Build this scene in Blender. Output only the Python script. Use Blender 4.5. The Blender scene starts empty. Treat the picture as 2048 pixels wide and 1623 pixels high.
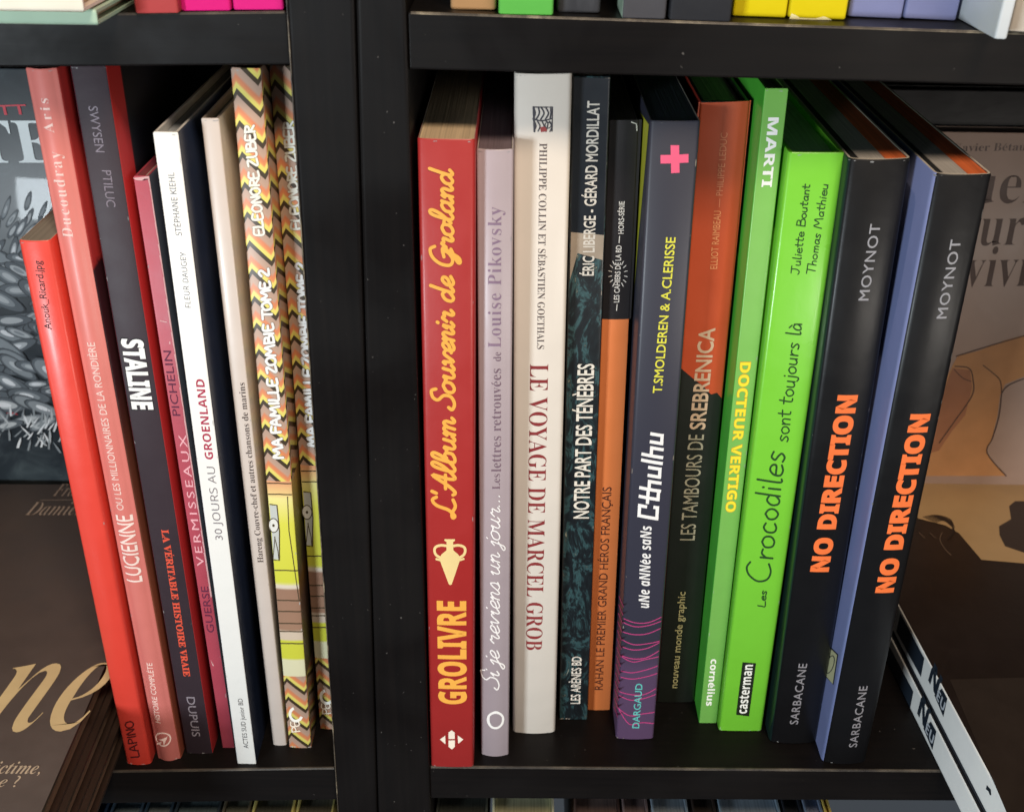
import bpy, bmesh, math, random, unicodedata
from mathutils import Vector, Matrix
random.seed(7)
sc = bpy.context.scene
COL = sc.collection
# ------------------------------------------------------------------ camera
F = 2300.0; CX, CY = 1024.0, 811.5
TH = math.radians(28.6); RO = 0.0145
CAM = Vector((0.0, -0.41, 0.4275))
_f = Vector((0, math.cos(TH), -math.sin(TH)))
_r0 = Vector((1, 0, 0)); _u0 = Vector((0, math.sin(TH), math.cos(TH)))
IR = _r0*math.cos(RO) + _u0*math.sin(RO)
IU = -_r0*math.sin(RO) + _u0*math.cos(RO)
cam = bpy.data.cameras.new('camera'); cam.sensor_width = 36; cam.lens = 36*F/2048
cam.clip_start = 0.01; cam.clip_end = 50
co = bpy.data.objects.new('camera', cam); COL.objects.link(co)
m = Matrix.Identity(4)
for i in range(3):
    m[i][0] = IR[i]; m[i][1] = IU[i]; m[i][2] = -_f[i]; m[i][3] = CAM[i]
co.matrix_world = m
sc.camera = co
cam.dof.use_dof = True; cam.dof.focus_distance = 0.50; cam.dof.aperture_fstop = 18.0
# ------------------------------------------------------------------ light
w = bpy.data.worlds.new('World'); sc.world = w; w.use_nodes = True
w.node_tree.nodes['Background'].inputs[0].default_value = (0.75, 0.86, 1.0, 1)
w.node_tree.nodes['Background'].inputs[1].default_value = 0.07
def area(name, loc, target, sx, sy, power, color):
    l = bpy.data.lights.new(name, 'AREA'); l.shape = 'RECTANGLE'; l.size = sx; l.size_y = sy
    l.energy = power; l.color = color
    o = bpy.data.objects.new(name, l); COL.objects.link(o); o.location = loc
    o.rotation_euler = (Vector(target)-Vector(loc)).to_track_quat('-Z', 'Y').to_euler()
    return o
area('window_light', (-1.05, -1.75, 0.29), (0, 0, .2), .30, .30, 30, (.84, .94, 1.0))
area('ceiling_light', (0.38, -1.45, 2.25), (0, 0, .1), .7, .5, 48, (1.0, .80, .60))
area('added_fill_light', (1.15, -1.7, 0.22), (.15, .1, .16), .9, .35, 13, (1.0, .93, .84))  # added fill to brighten the shelf from the right, no known source
sc.view_settings.view_transform = 'Standard'; sc.view_settings.look = 'None'
sc.view_settings.exposure = 0.0
# ------------------------------------------------------------------ helpers
def ray(p):
    return (_f*F + IR*(p[0]-CX) - IU*(p[1]-CY)).normalized()
def hit(p, pt, n):
    d = ray(p); t = (Vector(pt)-CAM).dot(n)/d.dot(n)
    return CAM + d*t
def s2l(c):
    c = c/255.0
    return c/12.92 if c <= .04045 else ((c+.055)/1.055)**2.4
def lin(rgb, k=1.0):
    return tuple(min(.85, s2l(v)*k) for v in rgb)+(1,)
MATS = {}
def mat(rgb, rough=.42, noise=.06, coat=0.0, bump=.02, k=.95, key=None, spec=.5, nscale=60):
    kk = (tuple(rgb), rough, noise, coat, bump, k, key, spec)
    if kk in MATS: return MATS[kk]
    M = bpy.data.materials.new('print' if key is None else key); M.use_nodes = True
    nt = M.node_tree; b = nt.nodes['Principled BSDF']
    b.inputs['Roughness'].default_value = rough
    b.inputs['Specular IOR Level'].default_value = spec
    b.inputs['Coat Weight'].default_value = coat; b.inputs['Coat Roughness'].default_value = .18
    c = lin(rgb, k)
    tc = nt.nodes.new('ShaderNodeTexCoord')
    n = nt.nodes.new('ShaderNodeTexNoise'); n.inputs['Scale'].default_value = nscale; n.inputs['Detail'].default_value = 6
    nt.links.new(tc.outputs['Object'], n.inputs['Vector'])
    mx = nt.nodes.new('ShaderNodeMix'); mx.data_type = 'RGBA'
    mx.inputs['A'].default_value = tuple(v*(1-noise*2) for v in c[:3])+(1,)
    mx.inputs['B'].default_value = tuple(min(1, v*(1+noise*2)) for v in c[:3])+(1,)
    nt.links.new(n.outputs['Fac'], mx.inputs['Factor']); nt.links.new(mx.outputs['Result'], b.inputs['Base Color'])
    n2 = nt.nodes.new('ShaderNodeTexNoise'); n2.inputs['Scale'].default_value = 900; n2.inputs['Detail'].default_value = 3
    nt.links.new(tc.outputs['Object'], n2.inputs['Vector'])
    bp = nt.nodes.new('ShaderNodeBump'); bp.inputs['Strength'].default_value = bump*6; bp.inputs['Distance'].default_value = .0002
    nt.links.new(n2.outputs['Fac'], bp.inputs['Height']); nt.links.new(bp.outputs['Normal'], b.inputs['Normal'])
    n4 = nt.nodes.new('ShaderNodeTexNoise'); n4.inputs['Scale'].default_value = 38; n4.inputs['Detail'].default_value = 3
    nt.links.new(tc.outputs['Object'], n4.inputs['Vector'])
    b4 = nt.nodes.new('ShaderNodeBump'); b4.inputs['Strength'].default_value = .35; b4.inputs['Distance'].default_value = .0012
    nt.links.new(n4.outputs['Fac'], b4.inputs['Height']); nt.links.new(bp.outputs['Normal'], b4.inputs['Normal']); nt.links.new(b4.outputs['Normal'], b.inputs['Normal'])
    rr = nt.nodes.new('ShaderNodeMapRange'); rr.inputs['To Min'].default_value = max(0.05, rough-.10); rr.inputs['To Max'].default_value = rough+.12
    nt.links.new(n.outputs['Fac'], rr.inputs['Value']); nt.links.new(rr.outputs['Result'], b.inputs['Roughness'])
    MATS[kk] = M
    return M
def ramp_mat(name, axis, stops, rough=.45, interp='LINEAR', namp=0.0, nscale=40, nstretch=(1,1,1), coat=0.0, k=.95):
    """printed bands: object coordinate along axis (metres) -> colour; stops = [(metres, rgb)]"""
    M = bpy.data.materials.new(name); M.use_nodes = True; nt = M.node_tree; b = nt.nodes['Principled BSDF']
    b.inputs['Roughness'].default_value = rough; b.inputs['Coat Weight'].default_value = coat
    tc = nt.nodes.new('ShaderNodeTexCoord'); sp = nt.nodes.new('ShaderNodeSeparateXYZ')
    nt.links.new(tc.outputs['Object'], sp.inputs[0])
    lo, hi = stops[0][0], stops[-1][0]
    mp = nt.nodes.new('ShaderNodeMapping'); mp.inputs['Scale'].default_value = nstretch
    nt.links.new(tc.outputs['Object'], mp.inputs['Vector'])
    n = nt.nodes.new('ShaderNodeTexNoise'); n.inputs['Scale'].default_value = nscale; n.inputs['Detail'].default_value = 8; n.inputs['Roughness'].default_value = .65
    nt.links.new(mp.outputs['Vector'], n.inputs['Vector'])
    ns = nt.nodes.new('ShaderNodeMath'); ns.operation = 'MULTIPLY_ADD'; ns.inputs[1].default_value = namp*2; ns.inputs[2].default_value = -namp
    nt.links.new(n.outputs['Fac'], ns.inputs[0])
    ad = nt.nodes.new('ShaderNodeMath'); nt.links.new(sp.outputs[axis], ad.inputs[0]); nt.links.new(ns.outputs[0], ad.inputs[1])
    mr = nt.nodes.new('ShaderNodeMapRange'); mr.inputs['From Min'].default_value = lo; mr.inputs['From Max'].default_value = hi
    nt.links.new(ad.outputs[0], mr.inputs['Value'])
    cr = nt.nodes.new('ShaderNodeValToRGB'); cr.color_ramp.interpolation = interp
    el = cr.color_ramp.elements
    while len(el) < len(stops): el.new(1.0)
    for e, (p, c) in zip(el, stops):
        e.position = (p-lo)/(hi-lo)
    for e, (p, c) in zip(el, stops): e.color = lin(c, k)
    nt.links.new(mr.outputs['Result'], cr.inputs['Fac']); nt.links.new(cr.outputs['Color'], b.inputs['Base Color'])
    return M
def noise_mat(name, stops, scale=60, stretch=(1, 1, 1), rough=.4, coat=0.0, distort=1.5, detail=8, k=.95, rgh=.6):
    M = bpy.data.materials.new(name); M.use_nodes = True; nt = M.node_tree; b = nt.nodes['Principled BSDF']
    b.inputs['Roughness'].default_value = rough; b.inputs['Coat Weight'].default_value = coat
    tc = nt.nodes.new('ShaderNodeTexCoord'); mp = nt.nodes.new('ShaderNodeMapping'); mp.inputs['Scale'].default_value = stretch
    nt.links.new(tc.outputs['Object'], mp.inputs['Vector'])
    n = nt.nodes.new('ShaderNodeTexNoise'); n.inputs['Scale'].default_value = scale; n.inputs['Detail'].default_value = detail
    n.inputs['Distortion'].default_value = distort; n.inputs['Roughness'].default_value = rgh
    nt.links.new(mp.outputs['Vector'], n.inputs['Vector'])
    cr = nt.nodes.new('ShaderNodeValToRGB'); el = cr.color_ramp.elements
    while len(el) < len(stops): el.new(1.0)
    for e, (p, c) in zip(el, stops): e.position = p
    for e, (p, c) in zip(el, stops): e.color = lin(c, k)
    nt.links.new(n.outputs['Fac'], cr.inputs['Fac']); nt.links.new(cr.outputs['Color'], b.inputs['Base Color'])
    return M
def page_mat(rgb=(215, 205, 188), lines=1300, axis=0):
    key = ('page', tuple(rgb), lines, axis)
    if key in MATS: return MATS[key]
    M = bpy.data.materials.new('paper_edges'); M.use_nodes = True; nt = M.node_tree; b = nt.nodes['Principled BSDF']
    b.inputs['Roughness'].default_value = .85
    tc = nt.nodes.new('ShaderNodeTexCoord'); mp = nt.nodes.new('ShaderNodeMapping')
    s = [12, 12, 12]; s[axis] = lines; mp.inputs['Scale'].default_value = s
    nt.links.new(tc.outputs['Object'], mp.inputs['Vector'])
    n = nt.nodes.new('ShaderNodeTexNoise'); n.inputs['Scale'].default_value = 1; n.inputs['Detail'].default_value = 4
    nt.links.new(mp.outputs['Vector'], n.inputs['Vector'])
    mx = nt.nodes.new('ShaderNodeMix'); mx.data_type = 'RGBA'
    c = lin(rgb); mx.inputs['A'].default_value = tuple(v*.35 for v in c[:3])+(1,); mx.inputs['B'].default_value = tuple(min(1, v*1.3) for v in c[:3])+(1,)
    nt.links.new(n.outputs['Fac'], mx.inputs['Factor']); nt.links.new(mx.outputs['Result'], b.inputs['Base Color'])
    bp = nt.nodes.new('ShaderNodeBump'); bp.inputs['Strength'].default_value = .5; bp.inputs['Distance'].default_value = .0003
    nt.links.new(n.outputs['Fac'], bp.inputs['Height']); nt.links.new(bp.outputs['Normal'], b.inputs['Normal'])
    MATS[key] = M
    return M
def wood_mat(scale=(5, 120, 160), rough=.44):
    M = bpy.data.materials.new('black_brown_veneer'); M.use_nodes = True; nt = M.node_tree; b = nt.nodes['Principled BSDF']
    b.inputs['Specular IOR Level'].default_value = .14
    tc = nt.nodes.new('ShaderNodeTexCoord'); mp = nt.nodes.new('ShaderNodeMapping'); mp.inputs['Scale'].default_value = scale
    nt.links.new(tc.outputs['Object'], mp.inputs['Vector'])
    n = nt.nodes.new('ShaderNodeTexNoise'); n.inputs['Scale'].default_value = 3; n.inputs['Detail'].default_value = 8
    nt.links.new(mp.outputs['Vector'], n.inputs['Vector'])
    mx = nt.nodes.new('ShaderNodeMix'); mx.data_type = 'RGBA'
    mx.inputs['A'].default_value = (.003, .0027, .003, 1); mx.inputs['B'].default_value = (.0085, .0068, .0064, 1)
    nt.links.new(n.outputs['Fac'], mx.inputs['Factor']); nt.links.new(mx.outputs['Result'], b.inputs['Base Color'])
    # large soft smears in the gloss, sparse pale dust and scratches
    n3 = nt.nodes.new('ShaderNodeTexNoise'); n3.inputs['Scale'].default_value = 14; n3.inputs['Detail'].default_value = 5; n3.inputs['Distortion'].default_value = .6
    nt.links.new(tc.outputs['Object'], n3.inputs['Vector'])
    rr = nt.nodes.new('ShaderNodeMapRange'); rr.inputs['From Min'].default_value = .35; rr.inputs['From Max'].default_value = .65
    rr.inputs['To Min'].default_value = rough-.1; rr.inputs['To Max'].default_value = rough+.2
    nt.links.new(n3.outputs['Fac'], rr.inputs['Value']); nt.links.new(rr.outputs['Result'], b.inputs['Roughness'])
    v = nt.nodes.new('ShaderNodeTexNoise'); v.inputs['Scale'].default_value = 420; v.inputs['Detail'].default_value = 2
    nt.links.new(tc.outputs['Object'], v.inputs['Vector'])
    gt = nt.nodes.new('ShaderNodeMapRange'); gt.inputs['From Min'].default_value = .74; gt.inputs['From Max'].default_value = .80; gt.inputs['To Max'].default_value = .6
    nt.links.new(v.outputs['Fac'], gt.inputs['Value'])
    m2 = nt.nodes.new('ShaderNodeMix'); m2.data_type = 'RGBA'; m2.inputs['B'].default_value = (.16, .15, .14, 1)
    nt.links.new(mx.outputs['Result'], m2.inputs['A']); nt.links.new(gt.outputs['Result'], m2.inputs['Factor']); nt.links.new(m2.outputs['Result'], b.inputs['Base Color'])
    bp = nt.nodes.new('ShaderNodeBump'); bp.inputs['Strength'].default_value = .12; bp.inputs['Distance'].default_value = .0002
    nt.links.new(n.outputs['Fac'], bp.inputs['Height']); nt.links.new(bp.outputs['Normal'], b.inputs['Normal'])
    return M
WOOD = wood_mat(); WOODV = wood_mat((110, 120, 3), .42)
WORN2 = noise_mat('dull_edge_lacquer', [(.34, (34, 31, 30)), (.55, (72, 66, 58)), (.75, (104, 96, 84))], 60, (1, 1, 1), .55, 0, .5)
WORN = noise_mat('worn_edge_lacquer', [(.36, (26, 23, 22)), (.52, (84, 76, 66)), (.72, (170, 158, 134))], 70, (1, 1, 1), .5, 0, .5)
def link(name, me, parent=None):
    o = bpy.data.objects.new(name, me); COL.objects.link(o)
    if parent is not None: o.parent = parent
    return o
def mesh_obj(name, verts, faces, mats, parent=None, fmats=None, smooth=False):
    me = bpy.data.meshes.new(name); me.from_pydata([tuple(v) for v in verts], [], faces)
    for mm in (mats if isinstance(mats, (list, tuple)) else [mats]): me.materials.append(mm)
    if fmats:
        for p, i in zip(me.polygons, fmats): p.material_index = i
    if smooth:
        for p in me.polygons: p.use_smooth = True
    me.update()
    return link(name, me, parent)
def tag(o, label, cat, group=None):
    o['label'] = label; o['category'] = cat
    if group: o['group'] = group
    return o
def bevel_box(name, p, mats, parent=None, bev=.0006, seg=2):
    """p: 8 corners, bottom 4 (ccw) then top 4"""
    bm = bmesh.new(); vs = [bm.verts.new(v) for v in p]
    for f in ((3, 2, 1, 0), (4, 5, 6, 7), (0, 1, 5, 4), (1, 2, 6, 5), (2, 3, 7, 6), (3, 0, 4, 7)): bm.faces.new([vs[i] for i in f])
    bmesh.ops.recalc_face_normals(bm, faces=bm.faces)
    bmesh.ops.bevel(bm, geom=bm.edges[:], offset=bev, segments=seg, affect='EDGES', profile=.6)
    me = bpy.data.meshes.new(name); bm.to_mesh(me); bm.free()
    for mm in (mats if isinstance(mats, (list, tuple)) else [mats]): me.materials.append(mm)
    for q in me.polygons: q.use_smooth = False
    return link(name, me, parent)
# ------------------------------------------------------------------ text machinery
def mb(s, base):
    r = ''
    for c in s:
        if 'A' <= c <= 'Z': r += chr(base+ord(c)-65)
        elif 'a' <= c <= 'z':
            r += chr(base+26+ord(c)-97)
        else: r += c
    return r
STY = {'sans': None, 'serif': 0x1D400, 'italic': 0x1D468, 'script': 0x1D4D0, 'bold': 0x1D5D4, 'thin': 0x1D5A0, 'boldit': 0x1D63C}
_dg = None
def embolden(vs, fs, d):
    """move the outline of a filled letter mesh outwards (or inwards) by d"""
    mp = {}; ix = []; nv = []
    for v in vs:
        k = (round(v[0], 5), round(v[1], 5))
        if k not in mp: mp[k] = len(nv); nv.append(v)
        ix.append(mp[k])
    F2 = []; de = set()
    for f in fs:
        g = []
        for i in f:
            if not g or g[-1] != ix[i]: g.append(ix[i])
        if len(g) > 1 and g[0] == g[-1]: g.pop()
        if len(g) < 3: continue
        ar = sum(nv[g[i]][0]*nv[g[(i+1) % len(g)]][1]-nv[g[(i+1) % len(g)]][0]*nv[g[i]][1] for i in range(len(g)))
        if ar < 0: g = g[::-1]
        F2.append(tuple(g))
        for i in range(len(g)): de.add((g[i], g[(i+1) % len(g)]))
    nn = {}
    for a, b in de:
        if (b, a) in de: continue
        dx, dy = nv[b][0]-nv[a][0], nv[b][1]-nv[a][1]; l = math.hypot(dx, dy) or 1e-9
        for q in (a, b): nn.setdefault(q, []).append((dy/l, -dx/l))
    out = list(nv)
    for q, L in nn.items():
        sx, sy = sum(n[0] for n in L), sum(n[1] for n in L); l = math.hypot(sx, sy)
        if l < 1e-6: continue
        ux, uy = sx/l, sy/l; c = max(.62, ux*L[0][0]+uy*L[0][1])
        out[q] = (nv[q][0]+ux*d/c, nv[q][1]+uy*d/c)
    return out, F2
def raw_text(body, offset=0.0, shear=0.0, spacing=1.0, res=3):
    c = bpy.data.curves.new('t', 'FONT'); c.body = body; c.size = 1.0; c.shear = shear
    c.space_character = spacing; c.resolution_u = res
    o = bpy.data.objects.new('t', c); COL.objects.link(o)
    dg = bpy.context.evaluated_depsgraph_get()
    me = o.evaluated_get(dg).to_mesh()
    vs = [(v.co.x, v.co.y) for v in me.vertices]; fs = [tuple(p.vertices) for p in me.polygons]
    o.evaluated_get(dg).to_mesh_clear()
    bpy.data.objects.remove(o); bpy.data.curves.remove(c)
    return embolden(vs, fs, offset*(.55 if offset > 0 else .34)) if abs(offset) > 1e-6 else (vs, fs)
CAPH = {}
def text2d(s, style, offset, shear, spacing):
    """returns verts normalised: x 0..1 ink width, y in cap heights"""
    base = STY[style]
    if base is None:
        body = s; acc = []
    else:
        body = ''; acc = []
        for ch in s:
            d = unicodedata.normalize('NFD', ch)
            body += d[0]
            for q in d[1:]: acc.append((len(body), d[0], q))
        plain = body; body = mb(body, base)
    vs, fs = raw_text(body, offset, shear, spacing)
    key = (style, round(offset, 3))
    if key not in CAPH:
        hv, _ = raw_text(mb('H', base) if base else 'H', offset)
        CAPH[key] = max(v[1] for v in hv)-min(v[1] for v in hv)
    ch_ = CAPH[key]
    for (i, b0, q) in acc:
        pv, _ = raw_text(mb(plain[:i], base), offset, shear, spacing)
        x1 = max(v[0] for v in pv)
        gv, _ = raw_text(mb(b0, base), offset, shear, spacing)
        gw = max(v[0] for v in gv)-min(v[0] for v in gv); xc = x1-gw/2
        y0 = (ch_*1.06 if b0.isupper() else ch_*.76)
        dx = .10*ch_
        n = len(vs); t = .05*ch_
        if q == '\u0301': a, b = (xc-dx*.4, y0), (xc+dx, y0+.2*ch_)
        elif q == '\u0300': a, b = (xc+dx*.4, y0), (xc-dx, y0+.2*ch_)
        else: a, b = (xc, -.02*ch_), (xc-.02, -.2*ch_)
        vs += [(a[0]-t, a[1]), (a[0]+t, a[1]), (b[0]+t*1.2, b[1]), (b[0]-t*1.2, b[1])]
        fs.append((n, n+1, n+2, n+3))
    x0 = min(v[0] for v in vs); x1 = max(v[0] for v in vs)
    return [((v[0]-x0)/(x1-x0), v[1]/ch_) for v in vs], fs
class Surf:
    """a printable face: plane through world point, local frame of parent. place(u,v,eps)->local xyz"""
    def __init__(s, parent, M, proj, place, width=None, cuts=()):
        s.parent = parent; s.M = M; s.Mi = M.inverted(); s.proj = proj; s.place = place; s.cuts = cuts; s.width = width
def surf_text(S, name, s, A, B, h, rgb, style='sans', offset=0.0, shear=0.0, spacing=1.0, eps=.00012, outline=None, rough=.5, k=.95, sub=None):
    a = Vector(S.proj(A)); b = Vector(S.proj(B))
    dx, dy = B[0]-A[0], B[1]-A[1]; L = math.hypot(dx, dy)
    C = (A[0]+dy/L*h, A[1]-dx/L*h)          # perpendicular, to the left of the reading direction on screen
    c = Vector(S.proj(C)); X = b-a; n = Vector((-X.y, X.x)).normalized(); H = (c-a).dot(n)
    Y = n*H
    vs, fs = text2d(s, style, offset, shear, spacing)
    def build(vs, fs, mt, e, nm):
        bm = bmesh.new()
        bv = [bm.verts.new((a.x+X.x*x+Y.x*y, a.y+X.y*x+Y.y*y, 0)) for x, y in vs]
        for f in fs:
            try: bm.faces.new([bv[i] for i in f])
            except ValueError: pass
        bmesh.ops.remove_doubles(bm, verts=bm.verts, dist=1e-7)
        if S.cuts:
            xs_ = [v.co.x for v in bm.verts]; x0_, x1_ = min(xs_), max(xs_)
            for u in S.cuts:
                if not x0_ < u < x1_: continue
                bmesh.ops.bisect_plane(bm, geom=bm.verts[:]+bm.edges[:]+bm.faces[:], plane_co=(u, 0, 0), plane_no=(1, 0, 0))
        for v in bm.verts: v.co = Vector(S.place(v.co.x, v.co.y, e))
        me = bpy.data.meshes.new(nm); bm.to_mesh(me); bm.free(); me.materials.append(mt)
        return link(nm, me, sub or S.parent)
    if outline:
        orgb, oo = outline
        v2, f2 = text2d(s, style, offset+oo, shear, spacing)
        # keep the outline centred on the letters
        ex = oo*.9/max(.01, 1)
        cap1 = CAPH[(style, round(offset, 3))]
        wtot = None
        sx = H/cap1 if H else 1
        padx = oo*abs(H)/cap1*1.0
        fx = padx/X.length
        v2 = [(-fx+x*(1+2*fx), (y*CAPH[(style, round(offset+oo, 3))])/cap1) for x, y in v2]
        build(v2, f2, mat(orgb, rough, k=k), eps*.5, name+'_outline')
    return build(vs, fs, mat(rgb, rough, k=k), eps, name)
def surf_polys(S, name, polys, mats, eps=.0001, fm=None, sub=None):
    """polys: list of px polygons (convex or not); one mesh"""
    bm = bmesh.new()
    for pi, P in enumerate(polys):
        pts = [S.proj(p) for p in P]
        ar = sum(pts[i][0]*pts[(i+1) % len(pts)][1]-pts[(i+1) % len(pts)][0]*pts[i][1] for i in range(len(pts)))
        if ar < 0: pts = pts[::-1]
        try: f = bm.faces.new([bm.verts.new((p[0], p[1], pi*3e-7)) for p in pts])
        except ValueError: continue
        f.material_index = fm[pi] if fm else 0
    lay = {}
    bmesh.ops.triangulate(bm, faces=bm.faces[:])
    if S.cuts:
        xs_ = [v.co.x for v in bm.verts]; x0_, x1_ = min(xs_), max(xs_)
        for u in S.cuts:
            if not x0_ < u < x1_: continue
            bmesh.ops.bisect_plane(bm, geom=bm.verts[:]+bm.edges[:]+bm.faces[:], plane_co=(u, 0, 0), plane_no=(1, 0, 0))
    for v in bm.verts: v.co = Vector(S.place(v.co.x, v.co.y, eps+v.co.z))
    me = bpy.data.meshes.new(name); bm.to_mesh(me); bm.free()
    for mm in (mats if isinstance(mats, (list, tuple)) else [mats]): me.materials.append(mm)
    return link(name, me, sub or S.parent)
def catmull(P, n=5):
    if len(P) < 3: return list(P)
    out = []
    Q = [P[0]]+list(P)+[P[-1]]
    for i in range(1, len(Q)-2):
        p0, p1, p2, p3 = Q[i-1:i+3]
        for k in range(n):
            t = k/n
            out.append(tuple(.5*((2*p1[j])+(-p0[j]+p2[j])*t+(2*p0[j]-5*p1[j]+4*p2[j]-p3[j])*t*t+(-p0[j]+3*p1[j]-3*p2[j]+p3[j])*t**3) for j in (0, 1)))
    out.append(tuple(P[-1]))
    return out
def ribbon(P, wd, caps=True, taper=None):
    """2D polygon quads for a polyline"""
    quads = []; n = len(P); L = []; R = []
    for i in range(n):
        a = P[max(0, i-1)]; b = P[min(n-1, i+1)]
        d = (b[0]-a[0], b[1]-a[1]); l = math.hypot(*d) or 1e-9
        nx, ny = -d[1]/l, d[0]/l
        ww = wd/2*(taper(i/(n-1)) if taper else 1)
        L.append((P[i][0]+nx*ww, P[i][1]+ny*ww)); R.append((P[i][0]-nx*ww, P[i][1]-ny*ww))
    for i in range(n-1): quads.append([R[i], R[i+1], L[i+1], L[i]])
    if caps:
        for (c, ww) in ((P[0], wd/2*(taper(0) if taper else 1)), (P[-1], wd/2*(taper(1) if taper else 1))):
            quads.append([(c[0]+math.cos(k*math.pi/4)*ww, c[1]+math.sin(k*math.pi/4)*ww) for k in range(8)])
    return quads
# hand-drawn letters: polylines, x-height .5, cap height 1, last item = advance
HF = {
 'C': ([[(.62, .86), (.45, .99), (.2, .85), (.06, .5), (.14, .12), (.38, 0), (.62, .12)]], .72),
 'L': ([[(.08, 1), (.06, .5), (.06, .02), (.45, .03)]], .52),
 'J': ([[(.05, .97), (.6, .97)], [(.36, .97), (.37, .4), (.3, .08), (.12, .02), (.02, .16)]], .62),
 'B': ([[(.08, 0), (.08, 1)], [(.08, 1), (.4, .95), (.42, .65), (.1, .53)], [(.1, .53), (.5, .48), (.52, .1), (.08, 0)]], .62),
 'T': ([[(.0, .97), (.6, .97)], [(.3, .97), (.28, 0)]], .6),
 'M': ([[(.04, 0), (.14, .98), (.36, .35), (.6, .98), (.72, 0)]], .82),
 'e': ([[(.06, .26), (.36, .3), (.34, .45), (.2, .5), (.06, .36), (.07, .1), (.22, 0), (.4, .08)]], .46),
 's': ([[(.32, .45), (.16, .5), (.07, .38), (.2, .25), (.3, .12), (.2, 0), (.03, .05)]], .40),
 'r': ([[(.08, .48), (.09, 0)], [(.09, .26), (.2, .46), (.34, .44)]], .38),
 'o': ([[(.2, .5), (.05, .34), (.08, .08), (.24, 0), (.38, .16), (.36, .4), (.2, .5)]], .46),
 'c': ([[(.34, .43), (.2, .5), (.06, .34), (.08, .08), (.22, 0), (.36, .07)]], .42),
 'd': ([[(.34, .4), (.18, .48), (.05, .3), (.08, .06), (.22, 0), (.35, .15)], [(.36, .98), (.36, .0)]], .46),
 'i': ([[(.1, .48), (.1, .0)], [(.1, .68), (.11, .72)]], .22),
 'l': ([[(.1, .98), (.1, .06), (.22, .02)]], .26),
 'n': ([[(.07, .48), (.08, 0)], [(.08, .3), (.2, .48), (.33, .4), (.34, 0)]], .44),
 't': ([[(.16, .85), (.15, .1), (.3, .02)], [(.0, .55), (.34, .57)]], .38),
 'u': ([[(.06, .48), (.07, .1), (.2, 0), (.34, .15)], [(.35, .48), (.36, 0)]], .46),
 'j': ([[(.14, .48), (.14, -.12), (.04, -.22), (-.06, -.14)], [(.14, .68), (.15, .72)]], .26),
 'a': ([[(.34, .42), (.2, .5), (.06, .3), (.1, .04), (.24, .04), (.34, .2)], [(.35, .48), (.37, 0)]], .46),
 'à': ([[(.34, .42), (.2, .5), (.06, .3), (.1, .04), (.24, .04), (.34, .2)], [(.35, .48), (.37, 0)], [(.12, .78), (.26, .64)]], .46),
 'h': ([[(.08, .98), (.08, 0)], [(.08, .3), (.2, .48), (.33, .4), (.34, 0)]], .44),
 'm': ([[(.07, .48), (.08, 0)], [(.08, .3), (.18, .48), (.28, .4), (.29, 0)], [(.29, .3), (.4, .48), (.5, .4), (.51, 0)]], .6),
 ' ': ([], .30),
 'A': ([[(.02, 0), (.25, 1), (.5, 0)], [(.1, .38), (.42, .38)]], .58),
 'P': ([[(.08, 0), (.08, 1)], [(.08, 1), (.42, .9), (.4, .55), (.1, .48)]], .5),
 'I': ([[(.1, 0), (.1, 1)]], .24),
 'N': ([[(.06, 0), (.08, 1), (.44, .02), (.46, 1)]], .58),
 'O': ([[(.26, 1), (.04, .7), (.08, .15), (.3, 0), (.5, .3), (.46, .8), (.26, 1)]], .6),
 'U': ([[(.06, 1), (.08, .2), (.26, 0), (.44, .2), (.46, 1)]], .56),
 'F': ([[(.08, 0), (.08, 1), (.46, .97)], [(.08, .52), (.38, .54)]], .5),
 'Z': ([[(.04, .96), (.46, .97), (.04, .03), (.5, .04)]], .56),
 'E': ([[(.46, .97), (.08, .98), (.08, .02), (.48, .03)], [(.08, .5), (.38, .52)]], .54),
 'R': ([[(.08, 0), (.08, 1)], [(.08, 1), (.44, .88), (.4, .56), (.1, .48), (.48, 0)]], .54),
 '2': ([[(.06, .75), (.24, 1), (.42, .75), (.05, .03), (.5, .04)]], .54),
 "'": ([[(.06, 1), (.04, .8)]], .16),
 # angular square letters
 '\ue001': ([[(.78, .80), (.78, 1), (.02, 1), (.02, 0), (.80, 0), (.80, .2)]], .95),
}
SQ = {
 'C': ([[(.74, .76), (.74, 1.1), (.06, 1.1), (.06, .05), (.80, .05), (.80, .2)]], 1.02),
 't': ([[(.34, 1.1), (.34, .05), (.70, .05)], [(.04, .66), (.70, .66)]], .86),
 'h': ([[(.06, 1.1), (.06, 0)], [(.06, .62), (.60, .62), (.60, 0)]], .94),
 'u': ([[(.06, .66), (.06, .05), (.60, .05), (.60, .66)]], .94),
 'l': ([[(.06, 1.1), (.06, 0)]], .40),
}
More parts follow.
